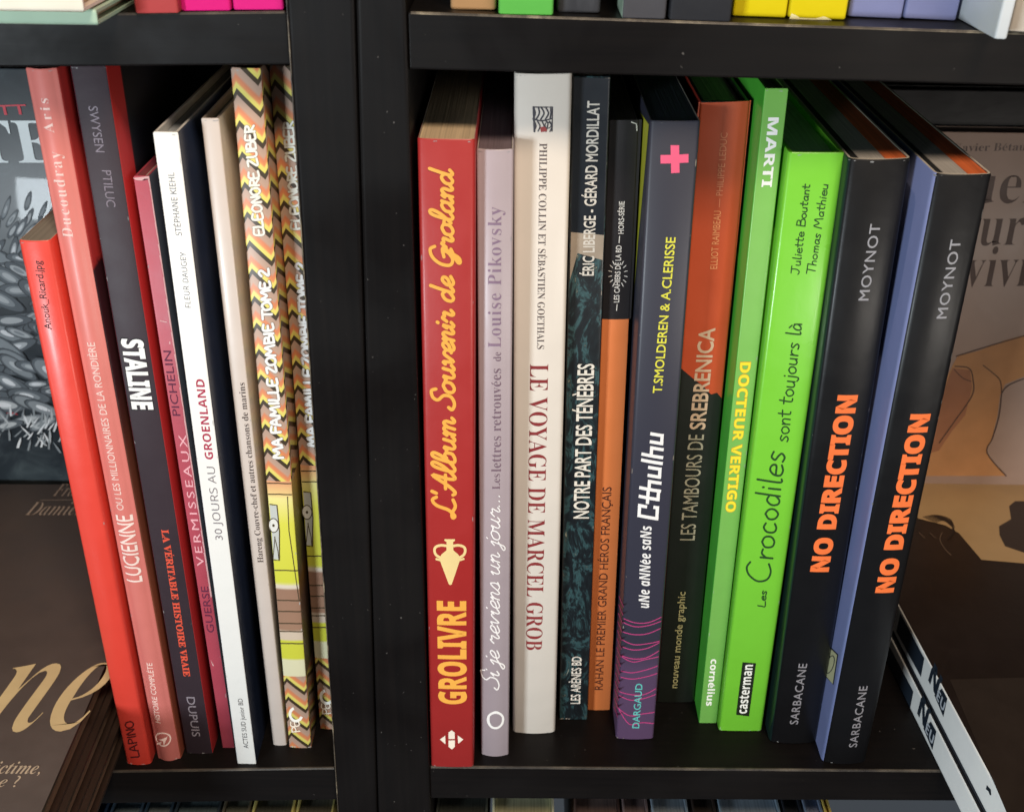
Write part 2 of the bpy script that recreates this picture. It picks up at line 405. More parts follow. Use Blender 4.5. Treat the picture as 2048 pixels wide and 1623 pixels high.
CF = {
 'L': ([[(.55, .82), (.42, 1), (.28, .82), (.24, .3), (.1, .03), (.02, .12), (.16, .15), (.42, .0), (.62, .1)]], .64),
 "'": ([[(.06, 1.02), (.04, .82)]], .14),
 'A': ([[(.0, .1), (.1, .0), (.26, .3), (.47, 1), (.49, .3), (.56, .0), (.68, .12)], [(.14, .42), (.6, .42)]], .66),
 'l': ([[(.0, .08), (.2, .5), (.26, .9), (.17, 1), (.1, .8), (.1, .15), (.2, 0), (.32, .12)]], .31),
 'b': ([[(.0, .08), (.2, .5), (.26, .9), (.17, 1), (.1, .8), (.1, .12), (.22, 0), (.38, .12), (.36, .38), (.26, .44), (.2, .36)], [(.36, .38), (.48, .36)]], .47),
 'u': ([[(.0, .34), (.08, .47), (.08, .12), (.18, 0), (.31, .14)], [(.33, .48), (.33, .1), (.41, 0), (.5, .12)]], .49),
 'm': ([[(.0, .34), (.07, .47), (.08, 0)], [(.08, .28), (.18, .47), (.27, .38), (.27, 0)], [(.27, .28), (.37, .47), (.46, .38), (.46, .1), (.53, 0), (.62, .12)]], .61),
 'n': ([[(.0, .34), (.07, .47), (.08, 0)], [(.08, .28), (.19, .47), (.28, .38), (.28, .1), (.35, 0), (.44, .12)]], .43),
 'S': ([[(.56, .8), (.46, 1), (.26, .94), (.22, .72), (.42, .46), (.44, .15), (.24, 0), (.03, .1), (.07, .26)]], .54),
 'o': ([[(.2, .48), (.05, .34), (.06, .1), (.2, 0), (.35, .14), (.33, .4), (.2, .48)], [(.33, .4), (.46, .38)]], .45),
 'v': ([[(.0, .38), (.07, .46), (.15, .02), (.32, .42), (.44, .38)]], .43),
 'e': ([[(.0, .12), (.24, .24), (.28, .42), (.17, .48), (.06, .3), (.09, .06), (.2, 0), (.36, .12)]], .35),
 'i': ([[(.0, .3), (.07, .47), (.07, .1), (.14, 0), (.23, .12)], [(.1, .68), (.11, .72)]], .22),
 'r': ([[(.0, .3), (.09, .5), (.14, .4), (.28, .42), (.25, .1), (.32, 0), (.41, .12)]], .40),
 'd': ([[(.32, .38), (.2, .48), (.06, .34), (.06, .1), (.18, 0), (.32, .16)], [(.38, 1), (.35, .15), (.42, 0), (.52, .12)]], .51),
 'a': ([[(.31, .4), (.19, .48), (.05, .32), (.07, .06), (.18, 0), (.31, .16)], [(.34, .48), (.33, .1), (.41, 0), (.5, .12)]], .49),
 'G': ([[(.6, .8), (.46, 1), (.22, .9), (.08, .55), (.12, .15), (.32, .02), (.5, .18), (.56, .42)], [(.34, .40), (.62, .46), (.54, .1), (.44, -.24), (.3, -.3), (.3, -.18), (.66, .1)]], .68),
 'j': ([[(.0, .3), (.12, .47), (.11, -.15), (.02, -.3), (-.07, -.2), (.2, .08)], [(.15, .68), (.16, .72)]], .22),
 's': ([[(.0, .1), (.16, .5), (.27, .2), (.18, .0), (.05, .06)], [(.2, .0), (.33, .1)]], .33),
 '.': ([[(.08, .02), (.09, .05)]], .2),
 ' ': ([], .26),
}
def hand_text(S, name, s, A, B, h, wd, rgb, font=HF, smooth=True, jitter=.015, shear=0.0, eps=.00012, caps=True, outline=None):
    """h = cap height in px, wd = pen width in px"""
    x = 0; strokes = []
    for ch in s:
        g, adv = font[ch]
        for st in g:
            P = [(px+x+random.uniform(-jitter, jitter)+py*shear, py+random.uniform(-jitter, jitter)) for px, py in st]
            strokes.append(catmull(P) if smooth else P)
        x += adv
    tot = max(p[0] for st in strokes for p in st)
    dx, dy = B[0]-A[0], B[1]-A[1]; L = math.hypot(dx, dy); ux, uy = dx/L, dy/L; nx, ny = uy, -ux
    for (rg, ww, e, nm) in (([(outline[0], wd+outline[1], eps*.5, name+'_outline')] if outline else []) + [(rgb, wd, eps, name)]):
        polys = []
        for st in strokes:
            P = [(A[0]+ux*p[0]/tot*L+nx*p[1]*h, A[1]+uy*p[0]/tot*L+ny*p[1]*h) for p in st]
            if not smooth:   # square joins: extend each segment by half a width
                for i in range(len(P)-1):
                    a, b = P[i], P[i+1]; l = math.hypot(b[0]-a[0], b[1]-a[1]) or 1; ex = ww/2/l
                    a2 = (a[0]-(b[0]-a[0])*ex, a[1]-(b[1]-a[1])*ex); b2 = (b[0]+(b[0]-a[0])*ex, b[1]+(b[1]-a[1])*ex)
                    polys += ribbon([a2, b2], ww, False)
            else: polys += ribbon(P, ww, caps)
        surf_polys(S, nm, polys, mat(rg, .5), e)
# ------------------------------------------------------------------ shelf planes
def line_plane(p, q):
    a = hit(p, (0, 0, 0), Vector((0, 1, 0))); b = hit(q, (0, 0, 0), Vector((0, 1, 0)))
    d = (b-a).normalized(); n = d.cross(Vector((0, 1, 0))).normalized()
    if n.z < 0: n = -n
    return a, n
PL_R = line_plane((856, 1540.5), (1870, 1549))
PL_L = line_plane((225, 1550), (673, 1543))
PU_R = line_plane((814, 27), (1909, 64))
PU_L = line_plane((0, 33), (570, 26))
Y0 = Vector((0, 1, 0))
# ------------------------------------------------------------------ books
class Book: pass
def profile(wd, depth, t, bulge, rc, n=12):
    """outer U from back-left round the spine to back-right; list of (x,y,zone) zone 1 left 0 spine 2 right"""
    hw = wd/2; out = [(-hw, depth, 1), (-hw, rc+bulge, 1)]
    for k in range(1, 4):
        a = math.pi+ (math.pi/2)*k/4
        out.append((-hw+rc+rc*math.cos(a), rc+bulge+rc*math.sin(a), 1 if k < 2 else 0))
    def ys(x):
        q = min(1, abs(x)/(hw-rc+1e-9)); return bulge*q*q
    for k in range(n+1):
        x = (-hw+rc)+(wd-2*rc)*k/n; out.append((x, ys(x), 0))
    for k in range(1, 4):
        a = 1.5*math.pi+(math.pi/2)*k/4
        out.append((hw-rc+rc*math.cos(a), rc+bulge+rc*math.sin(a), 0 if k < 3 else 2))
    out += [(hw, rc+bulge, 2), (hw, depth, 2)]
    return out, ys
def make_book(name, label, M, wd, h, depth, spine, left=None, right=None, t=.0006, bulge=0.0, rc=.0008, hard=False,
              pages=(215, 205, 188), group=None, extra_pages=None, cat='book', lift=0.0):
    left = left or spine; right = right or spine
    root = bpy.data.objects.new(name, None); COL.objects.link(root); root.matrix_world = M; root.empty_display_size = .02
    tag(root, label, cat, group)
    rc = min(rc, wd*.3)
    P, ys = profile(wd, depth, t, bulge, rc)
    n = len(P); ez = .0005; rows = [(0, .0004), (ez, 0), (h-ez, 0), (h, .0004)]
    verts = []; faces = []; fm = []
    def inset(i, d):
        a = P[max(0, i-1)]; b = P[min(n-1, i+1)]
        dx, dy = b[0]-a[0], b[1]-a[1]; l = math.hypot(dx, dy) or 1
        return (P[i][0]-dy/l*d, P[i][1]+dx/l*d)
    for z, d in rows:
        for i in range(n):
            x, y = inset(i, d); verts.append((x, y, z))
    for z in (h, 0):
        for i in range(n):
            x, y = inset(i, t); verts.append((x, y, z))
    for r in range(3):
        for i in range(n-1):
            faces.append((r*n+i, r*n+i+1, (r+1)*n+i+1, (r+1)*n+i))
            zn = P[i][2] if i < n/2 else P[i+1][2]
            fm.append({0: 0, 1: 1, 2: 2}[zn])
    for i in range(n-1):
        faces.append((3*n+i, 3*n+i+1, 4*n+i+1, 4*n+i)); fm.append(3)
        faces.append((4*n+i, 4*n+i+1, 5*n+i+1, 5*n+i)); fm.append(3)
        faces.append((5*n+i, 5*n+i+1, i+1, i)); fm.append(3)
    for i in (0, n-1):
        f = (i, n+i, 2*n+i, 3*n+i, 4*n+i, 5*n+i); faces.append(f if i == 0 else f[::-1]); fm.append(3)
    inner = mat((205, 198, 185), .7) if not hard else spine
    cv = mesh_obj('cover', verts, faces, [spine, left, right, inner], root, fm, True)
    me = cv.data
    try: me.set_sharp_from_angle(angle=math.radians(50))
    except Exception: pass
    ins = .0028 if hard else .0003
    x0, x1 = -wd/2+t+.0001, wd/2-t-.0001
    segs = extra_pages or [(0, 1, pages)]
    for (s0, s1, rgb) in segs:
        a, b = x0+(x1-x0)*s0, x0+(x1-x0)*s1
        y0 = t+bulge+.0006; y1 = depth-(.003 if hard else .0004)
        bevel_box('pages', [(a, y0, ins), (b, y0, ins), (b, y1, ins), (a, y1, ins), (a, y0, h-ins), (b, y0, h-ins), (b, y1, h-ins), (a, y1, h-ins)],
                  page_mat(rgb), root, .0002, 1)
    B = Book(); B.root = root; B.M = M; B.w = wd; B.h = h; B.depth = depth; B.ys = ys
    Mi = M.inverted(); R3 = M.to_3x3()
    def proj_spine(p):
        q = Mi @ hit(p, M @ Vector((0, bulge*.4, 0)), R3 @ Vector((0, -1, 0))); return (q.x, q.z)
    FP = [(x, y) for x, y, _ in P[2:-2]]; FP = [q for i, q in enumerate(FP) if i == 0 or q[0] > FP[i-1][0]+1e-7]
    def ysx(x):
        if x <= FP[0][0]: return FP[0][1]
        for i in range(len(FP)-1):
            if x <= FP[i+1][0]:
                t_ = (x-FP[i][0])/(FP[i+1][0]-FP[i][0]); return FP[i][1]+(FP[i+1][1]-FP[i][1])*t_
        return FP[-1][1]
    B.spine = Surf(root, M, proj_spine, lambda u, v, e: (u, ysx(u)-e, v), wd, [q[0] for q in (FP if bulge > 0 else FP[:4]+FP[-4:])])
    def proj_r(p):
        q = Mi @ hit(p, M @ Vector((wd/2, 0, 0)), R3 @ Vector((1, 0, 0))); return (q.y, q.z)
    B.right = Surf(root, M, proj_r, lambda u, v, e: (wd/2+e, u, v))
    def proj_l(p):
        q = Mi @ hit(p, M @ Vector((-wd/2, 0, 0)), R3 @ Vector((-1, 0, 0))); return (-q.y, q.z)
    B.left = Surf(root, M, proj_l, lambda u, v, e: (-wd/2-e, -u, v))
    return B
def wearc(m):
    try:
        c = m.node_tree.nodes['Mix'].inputs['A'].default_value
        g = [255*min(1, (v*.45+.22))**(1/2.2) for v in c[:3]]
    except Exception: g = (150, 140, 130)
    return tuple(g)
def standing(label, quad, plane, depth, spine, yaw=0.0, name='book', Y=None, **kw):
    TL, TR, BR, BL = quad
    a = hit(BL, *plane); b = hit(BR, *plane)
    y = (a.y+b.y)/2 if Y is None else Y
    nrm = Vector((math.sin(yaw), -math.cos(yaw), 0)); right = Vector((math.cos(yaw), math.sin(yaw), 0))
    c0 = Vector(((a.x+b.x)/2, y, 0))
    L = [hit(p, c0, nrm) for p in (TL, TR, BR, BL)]
    uv = [((p-c0).dot(right), p.z) for p in L]
    top = ((uv[0][0]+uv[1][0])/2, (uv[0][1]+uv[1][1])/2); bot = ((uv[2][0]+uv[3][0])/2, (uv[2][1]+uv[3][1])/2)
    wd = ((uv[1][0]-uv[0][0])+(uv[2][0]-uv[3][0]))/2
    lean = math.atan2(top[0]-bot[0], top[1]-bot[1])
    base = c0+right*bot[0]
    pa, pn = plane; zb = pa.z-(pn.x*(base.x-pa.x)+pn.y*(base.y-pa.y))/pn.z
    h = math.hypot(top[0]-bot[0], top[1]-zb)
    M = Matrix.Translation((base.x, base.y, zb+abs(math.sin(lean))*wd/2+.00015)) @ Matrix.Rotation(yaw, 4, 'Z') @ Matrix.Rotation(lean, 4, 'Y')
    B = make_book(name, label, M, wd, h, depth, spine, **kw)
    if 'upper' not in label: WEARL.append((B, wearc(spine)))
    print('%-60s w %.1f h %.1f Y %.1f lean %.2f  xtop %.1f..%.1f xbot %.1f' % (label[:60], wd*1e3, h*1e3, y*1e3, math.degrees(lean), (c0.x+uv[0][0])*1e3, (c0.x+uv[1][0])*1e3, (base.x-wd/2)*1e3))
    return B
T = surf_text
WEARL = []
# ------------------------------------------------------------------ bookcases
def board(name, p, q, thick_p, thick_q, y0, y1, parent, worn=True, wm=None):
    """horizontal board from the front top edge px p..q; bottom front edge px thick_p..thick_q"""
    a = hit(p, (0, 0, 0), Y0); b = hit(q, (0, 0, 0), Y0); c = hit(thick_p, (0, 0, 0), Y0); d = hit(thick_q, (0, 0, 0), Y0)
    def at_x(u, v, x): return Vector((x, 0, u.z+(v.z-u.z)*(x-u.x)/(v.x-u.x)))
    if q[0] > 2000: b = at_x(a, b, .42); d = at_x(c, d, .42)
    if p[0] < 0: a2 = at_x(a, b, -.42); c2 = at_x(c, d, -.42); a, c = a2, c2
    za = a.z; zb = b.z; zc = c.z; zd = d.z
    pts = [(a.x, y0, zc), (b.x, y0, zd), (b.x, y1, zd), (a.x, y1, zc), (a.x, y0, za), (b.x, y0, zb), (b.x, y1, zb), (a.x, y1, za)]
    o = bevel_box(name, pts, WOOD, parent, .0007, 2)
    if worn:
        dz = .0004
        s = bevel_box('worn_edge', [(a.x+.001, y0-.00012, za-dz-.0003), (b.x-.001, y0-.00012, zb-dz-.0003), (b.x-.001, y0+.0012, zb-dz), (a.x+.001, y0+.0012, za-dz),
                        (a.x+.001, y0+.00035, za+.0001), (b.x-.001, y0+.00035, zb+.0001), (b.x-.001, y0+.0012, zb+.0001), (a.x+.001, y0+.0012, za+.0001)], wm or WORN, o, .0001, 1)
    return o
def panel(name, pl, pr, y0, y1, parent):
    """vertical board: px of left edge top/bottom and right edge top/bottom on the front plane"""
    a, b = [hit(p, (0, 0, 0), Y0) for p in pl]; c, d = [hit(p, (0, 0, 0), Y0) for p in pr]
    def ext(u, v, z):
        t = (z-u.z)/(v.z-u.z); return u.x+(v.x-u.x)*t
    z0, z1 = -.12, .50
    pts = [(ext(a, b, z0), y0, z0), (ext(c, d, z0), y0, z0), (ext(c, d, z0), y1, z0), (ext(a, b, z0), y1, z0),
           (ext(a, b, z1), y0, z1), (ext(c, d, z1), y0, z1), (ext(c, d, z1), y1, z1), (ext(a, b, z1), y1, z1)]
    return bevel_box(name, pts, WOODV, parent, .0016, 4)
bcL = bpy.data.objects.new('bookcase', None); COL.objects.link(bcL); bcL.location = (0, 0, 0)
tag(bcL, 'black brown bookcase on the left holding the zigzag patterned and red books', 'bookcase', 'pair of black bookcases side by side')
bcR = bpy.data.objects.new('bookcase', None); COL.objects.link(bcR)
tag(bcR, 'black brown bookcase on the right holding the green and orange lettered books', 'bookcase', 'pair of black bookcases side by side')
pn_ = panel('side_panel', ((574, 24), (676, 1622)), ((709, 0), (754, 1622)), 0, .285, bcL)
ea, eb = hit((574, 24), (0, 0, 0), Y0), hit((676, 1622), (0, 0, 0), Y0)
def ex_(z): return ea.x+(eb.x-ea.x)*(z-ea.z)/(eb.z-ea.z)
ez0, ez1, ew = -.1, .45, .0003
bevel_box('worn_edge', [(ex_(ez0)-.00015, -.00012, ez0), (ex_(ez0)+ew, -.00012, ez0), (ex_(ez0)+ew, .0008, ez0), (ex_(ez0)-.00015, .0008, ez0), (ex_(ez1)-.00015, -.00012, ez1), (ex_(ez1)+ew, -.00012, ez1), (ex_(ez1)+ew, .0008, ez1), (ex_(ez1)-.00015, .0008, ez1)], WORN, pn_, .0001, 1)
panel('side_panel', ((711, 0), (756, 1622)), ((812, 0), (861, 1622)), .0006, .285, bcR)
board('shelf', (814, 27), (2240, 75), (815, 142), (2240, 180), .0025, .278, bcR)
board('shelf', (857, 1540.5), (2240, 1552), (858, 1603), (2240, 1610), .0025, .278, bcR, wm=WORN2)
board('shelf', (-180, 35), (572, 26), (-180, 139), (581, 133), .0025, .278, bcL, wm=WORN2)
board('shelf', (-180, 1556), (671, 1543), (-180, 1620), (674, 1606), .0025, .278, bcL, wm=WORN2)
BACK = mat((24, 22, 24), .6, key='back_board')
for (x0, x1, r) in ((-.42, .4202, bcL), (.4212, .4382, bcR), (-.4382, -.4212, bcL)):
    if abs(x1-x0) > .1: continue
    bevel_box('side_panel', [(x0, 0, -.12), (x1, 0, -.12), (x1, .285, -.12), (x0, .285, -.12), (x0, 0, .5), (x1, 0, .5), (x1, .285, .5), (x0, .285, .5)], WOODV, r, .0016, 4)
for (x0, x1, r) in ((-.42, -.062, bcL), (-.03, .42, bcR)):
    bevel_box('back_panel', [(x0, .279, -.12), (x1, .279, -.12), (x1, .284, -.12), (x0, .284, -.12), (x0, .279, .5), (x1, .279, .5), (x1, .284, .5), (x0, .284, .5)], BACK, r, .0005, 1)
exec_later = []
# ================================================================== LEFT SHELF
RED1 = mat((226, 70, 56), .40, .03, .1)
b = standing('bright red paperback at the far left of the upright row with small black lettering', [(35, 486), (99, 480), (301, 1527), (253, 1534)], PL_L, .17, RED1, bulge=.0006, rc=.0018, pages=(150, 146, 136))
T(b.spine, 'author_name', 'Anouk_Ricard.jpg', (104, 658), (82, 521), 14, (60, 14, 16), offset=.004)
hand_text(b.spine, 'publisher_name', "LAPINO", (279, 1512), (266, 1440), 17, 2.6, (70, 12, 14))
SAL = mat((218, 124, 116), .42, .03, .04)
SALR = ramp_mat('printed_back_cover', 2, [(0, (168, 84, 60)), (.10, (150, 86, 62)), (.17, (112, 66, 50)), (.21, (64, 34, 38)), (.262, (52, 24, 32)), (.2645, (176, 52, 52)), (.30, (190, 60, 58))], .4, namp=.010, nscale=90)
b = standing('tall salmon pink book with pale serif lettering and a round arrow emblem on its spine', [(45, 139), (112, 140), (361, 1522), (313, 1523)], PL_L, .20, SAL, right=SALR, bulge=.0016, rc=.0016, hard=True, t=.0016)
PINKW = (240, 205, 196)
T(b.spine, 'author_name', 'Ducoudray', (148, 474), (121, 303), 21, PINKW, 'serif', -.022, spacing=1.25)
T(b.spine, 'author_name', 'Aris', (110, 265), (97, 196), 19, PINKW, 'serif', -.022, spacing=1.3)
T(b.spine, 'title', 'OU LES MILLIONNAIRES DE LA RONDIÈRE', (249, 1018), (190, 683), 14, PINKW, 'sans', .012)
T(b.spine, 'title', 'LUCIENNE', (285, 1162), (264, 1029), 32, (246, 222, 214), 'sans', .014)
T(b.spine, 'series_name', 'HISTOIRE COMPLÈTE', (322, 1443), (305, 1323), 11, PINKW, 'sans', .02)
def ring(c, rx, ry, wd, n=32, rot=0, a0=0, a1=2*math.pi):
    P = []
    for k in range(n+1):
        a = a0+(a1-a0)*k/n; x, y = rx*math.cos(a), ry*math.sin(a)
        P.append((c[0]+x*math.cos(rot)-y*math.sin(rot), c[1]+x*math.sin(rot)+y*math.cos(rot)))
    return ribbon(P, wd, False)
surf_polys(b.spine, 'publisher_emblem', ring((326, 1476), 15, 13, 2.6)+[[(317, 1478), (336, 1470), (328, 1488), (327, 1479)]]+ribbon([(322, 1483), (314, 1489)], 3), mat((244, 214, 206), .5))
STA = mat((56, 45, 52), .5, .05, 0, spec=.3)
REDS = ramp_mat('red_to_black_side', 1, [(0, (186, 44, 44)), (.0150, (176, 40, 42)), (.0158, (20, 20, 28)), (.2, (20, 20, 28))], .45)  # red near the spine, black further back
b = standing('dark grey book with big white block title and red side cover', [(138, 133), (212, 133), (425, 1509), (373, 1507)], PL_L, .205, STA, right=REDS, left=mat((150, 48, 60), .4), bulge=.0004, rc=.0007, hard=True, t=.0015)
T(b.spine, 'author_name', 'SWYSEN', (177, 212), (192, 304), 18, (128, 116, 128), 'sans', .004)
T(b.spine, 'author_name', 'PTILUC', (204, 340), (214, 413), 18, (128, 116, 128), 'sans', .004)
T(b.spine, 'title', 'STALINE', (243, 677), (266, 818), 44, (245, 244, 242), 'bold', .06, outline=((26, 18, 24), .05))
T(b.spine, 'subtitle', 'LA VÉRITABLE HISTOIRE VRAIE', (323, 1058), (368, 1351), 14, (226, 84, 58), 'serif', .03)
T(b.spine, 'publisher_name', 'DUPUIS', (373, 1392), (385, 1471), 16, (140, 132, 142), 'sans', .004)
VER = mat((176, 72, 88), .45, .06)
DKG = mat((40, 44, 54), .4, .05)
b = standing('short worn raspberry pink book with frayed edges beside the white book', [(266, 355), (299, 352), (469, 1495), (446, 1497)], PL_L, .17, VER, right=DKG, rc=.0004, hard=True, t=.0012, pages=(190, 178, 168))
VDK = (92, 30, 62)
T(b.spine, 'author_name', 'GUERSE', (429, 1264), (416, 1172), 14, VDK)
T(b.spine, 'title', 'VERMISSEAUX', (409, 1131), (372, 869), 14, (238, 178, 186), spacing=1.3)
T(b.spine, 'author_name', 'PICHELIN', (361, 831), (342, 701), 15, VDK)
surf_polys(b.spine, 'scuff', [[(298+(469-298)*(y-352)/1143-2.2+random.uniform(-.9, .4), y), (298+(469-298)*(y-352)/1143+.2, y), (298+(469-298)*(y+23-352)/1143+.2, y+23), (298+(469-298)*(y+23-352)/1143-1.6+random.uniform(-1, .6), y+23)] for y in range(356, 1190, 22)]+
           [[(266, 356), (298, 352), (299, 358), (290, 357), (284, 361), (272, 360)], [(320, 640), (334, 643), (334, 645), (320, 642)], [(339, 682), (341, 683), (341, 688), (338, 687)], [(421, 1318), (428, 1330), (426, 1331)]], mat((214, 170, 172), .7))['kind'] = 'stuff'
WHT = mat((238, 237, 234), .35, .01, .1, k=1.0)
NAVY = mat((34, 44, 66), .35, .06, .1)
b = standing('bright white book with crimson capitals and a dark navy side cover', [(305, 266), (357, 265), (513, 1528), (475, 1528)], PL_L, .21, WHT, right=NAVY, rc=.0006, hard=True, t=.0014, pages=(170, 176, 182))
GR = (112, 112, 118)
T(b.spine, 'publisher_name', 'ACTES SUD junior BD', (497, 1495), (485, 1396), 9, (70, 70, 76), offset=-.004)
T(b.spine, 'title', '30 JOURS AU', (446, 1079), (429, 933), 15, (130, 122, 128), 'thin', -.012)
T(b.spine, 'title', 'GROENLAND', (427, 918), (408, 758), 16, (178, 42, 76), 'bold', -.012)
T(b.spine, 'author_name', 'FLEUR DAUGEY', (382, 615), (371, 504), 11, GR, 'thin', -.008)
T(b.spine, 'author_name', 'STÉPHANE KIEHL', (364, 471), (348, 345), 12, GR, 'thin', -.008)
BEI = mat((214, 202, 194), .40, .02, .15)
b = standing('slim beige book with thin dark serif lettering leaning on the zigzag book', [(402, 238), (437, 238), (574, 1491), (545, 1492)], PL_L, .18, BEI, right=mat((206, 198, 186), .35, .03, .15), rc=.0009, bulge=.0003, hard=True, t=.0014, pages=(120, 128, 134))
T(b.spine, 'title', 'Hareng Couvre-chef et autres chansons de marins', (527, 1124), (489, 765), 11, (70, 58, 56), 'serif', -.024)
# --- zigzag pair
def zig_mat(name, wd, h, zt, off=0.0, side=False):
    """chevron stripes + scene bands; axis z up, x across"""
    M = bpy.data.materials.new(name); M.use_nodes = True; nt = M.node_tree; b = nt.nodes['Principled BSDF']
    b.inputs['Roughness'].default_value = .42
    N = nt.nodes.new; Lk = nt.links.new
    tc = N('ShaderNodeTexCoord'); sp = N('ShaderNodeSeparateXYZ'); Lk(tc.outputs['Object'], sp.inputs[0])
    mr = N('ShaderNodeMapRange'); Lk(sp.outputs[1 if side else 0], mr.inputs['Value'])
    mr.inputs['From Min'].default_value = 0 if side else -wd/2; mr.inputs['From Max'].default_value = wd if side else wd/2
    if side: mr.clamp = False
    fr = N('ShaderNodeMath'); fr.operation = 'FRACT' if side else 'ADD'; Lk(mr.outputs[0], fr.inputs[0])
    if not side: fr.inputs[1].default_value = 0
    cr = N('ShaderNodeValToRGB'); e = cr.color_ramp.elements
    for _ in range(2): e.new(.5)
    for q, (p, v) in zip(e, [(0, .45), (.16, .75), (.86, 0), (1, .25)]): q.position = p
    for q, (p, v) in zip(e, [(0, .45), (.16, .75), (.86, 0), (1, .25)]): q.color = (v, v, v, 1)
    Lk(fr.outputs[0], cr.inputs['Fac'])
    per = .0118
    ma = N('ShaderNodeMath'); ma.operation = 'MULTIPLY_ADD'; Lk(cr.outputs['Color'], ma.inputs[0]); ma.inputs[1].default_value = -per*.95
    Lk(sp.outputs[2], ma.inputs[2])
    dv = N('ShaderNodeMath'); dv.operation = 'DIVIDE'; Lk(ma.outputs[0], dv.inputs[0]); dv.inputs[1].default_value = per
    f2 = N('ShaderNodeMath'); f2.operation = 'FRACT'; Lk(dv.outputs[0], f2.inputs[0])
    c2 = N('ShaderNodeValToRGB'); e = c2.color_ramp.elements
    st = [(0, (66, 54, 38)), (.19, (66, 54, 38)), (.21, (222, 214, 104)), (.36, (230, 212, 116)), (.45, (222, 144, 92)), (.60, (214, 130, 92)), (.72, (188, 156, 136)), (.99, (178, 150, 134)), (1, (66, 54, 38))]
    while len(e) < len(st): e.new(1.0)
    for q, (p, v) in zip(e, st): q.position = p
    for q, (p, v) in zip(e, st): q.color = lin(v)
    Lk(f2.outputs[0], c2.inputs['Fac'])
    # scene band between fractions of the height
    mz = N('ShaderNodeMapRange'); Lk(sp.outputs[2], mz.inputs['Value']); mz.inputs['From Max'].default_value = h
    c3 = N('ShaderNodeValToRGB'); c3.color_ramp.interpolation = 'LINEAR'; e = c3.color_ramp.elements
    st = [(0, (235, 230, 150))]+[(q, c) for q, c in zt]
    while len(e) < len(st): e.new(1.0)
    for q, (p, v) in zip(e, st): q.position = min(1, p)
    for q, (p, v) in zip(e, st): q.color = lin(v)
    Lk(mz.outputs[0], c3.inputs['Fac'])
    lo, hi = zt[0][0], zt[-1][0]
    g1 = N('ShaderNodeMath'); g1.operation = 'GREATER_THAN'; Lk(mz.outputs[0], g1.inputs[0]); g1.inputs[1].default_value = lo
    g2 = N('ShaderNodeMath'); g2.operation = 'LESS_THAN'; Lk(mz.outputs[0], g2.inputs[0]); g2.inputs[1].default_value = hi
    gm = N('ShaderNodeMath'); gm.operation = 'MULTIPLY'; Lk(g1.outputs[0], gm.inputs[0]); Lk(g2.outputs[0], gm.inputs[1])
    mx = N('ShaderNodeMix'); mx.data_type = 'RGBA'; Lk(gm.outputs[0], mx.inputs['Factor']); Lk(c2.outputs['Color'], mx.inputs['A']); Lk(c3.outputs['Color'], mx.inputs['B'])
    Lk(mx.outputs['Result'], b.inputs['Base Color'])
    return M
YEL = (222, 220, 90); LN = (74, 62, 40)
def scene_stops(b):
    def f(p): return p
    return [(.158, (226, 222, 186)), (.192, (226, 222, 186)), (.193, (210, 212, 70)), (.232, (210, 212, 70)), (.233, (214, 196, 176)), (.252, (214, 196, 176)), (.253, (164, 128, 106)), (.335, (158, 122, 102)), (.336, (226, 214, 196)), (.343, (226, 214, 196)), (.344, (214, 216, 74)), (.455, (222, 220, 84)), (.50, (240, 228, 150)), (.505, (240, 208, 140)), (.53, (226, 160, 120))]
def zig_book(label, quad, name='book', txt=True, Y=None):
    W0 = .0115
    sp_ = zig_mat('zigzag_spine_print', W0, .30, scene_stops(None)); sd = zig_mat('zigzag_shaded_cover_print', .02, .30, [(.158, (120, 110, 70)), (.30, (130, 100, 84)), (.34, (150, 110, 50)), (.37, (110, 96, 84)), (.45, (150, 146, 60)), (.53, (190, 150, 90))], side=True)  # scene colours on the side covers darkened to paint in their shade
    b = standing(label, quad, PL_L, .19, sp_, right=sd, left=sd, rc=.0007, bulge=.0004, hard=True, t=.0014, group='two copies of the zigzag patterned book', Y=Y, pages=(150, 140, 120))
    return b
b = zig_book('cream and orange zigzag patterned book standing left of its shaded twin', [(462, 138), (520, 138), (624, 1497), (577, 1496)])
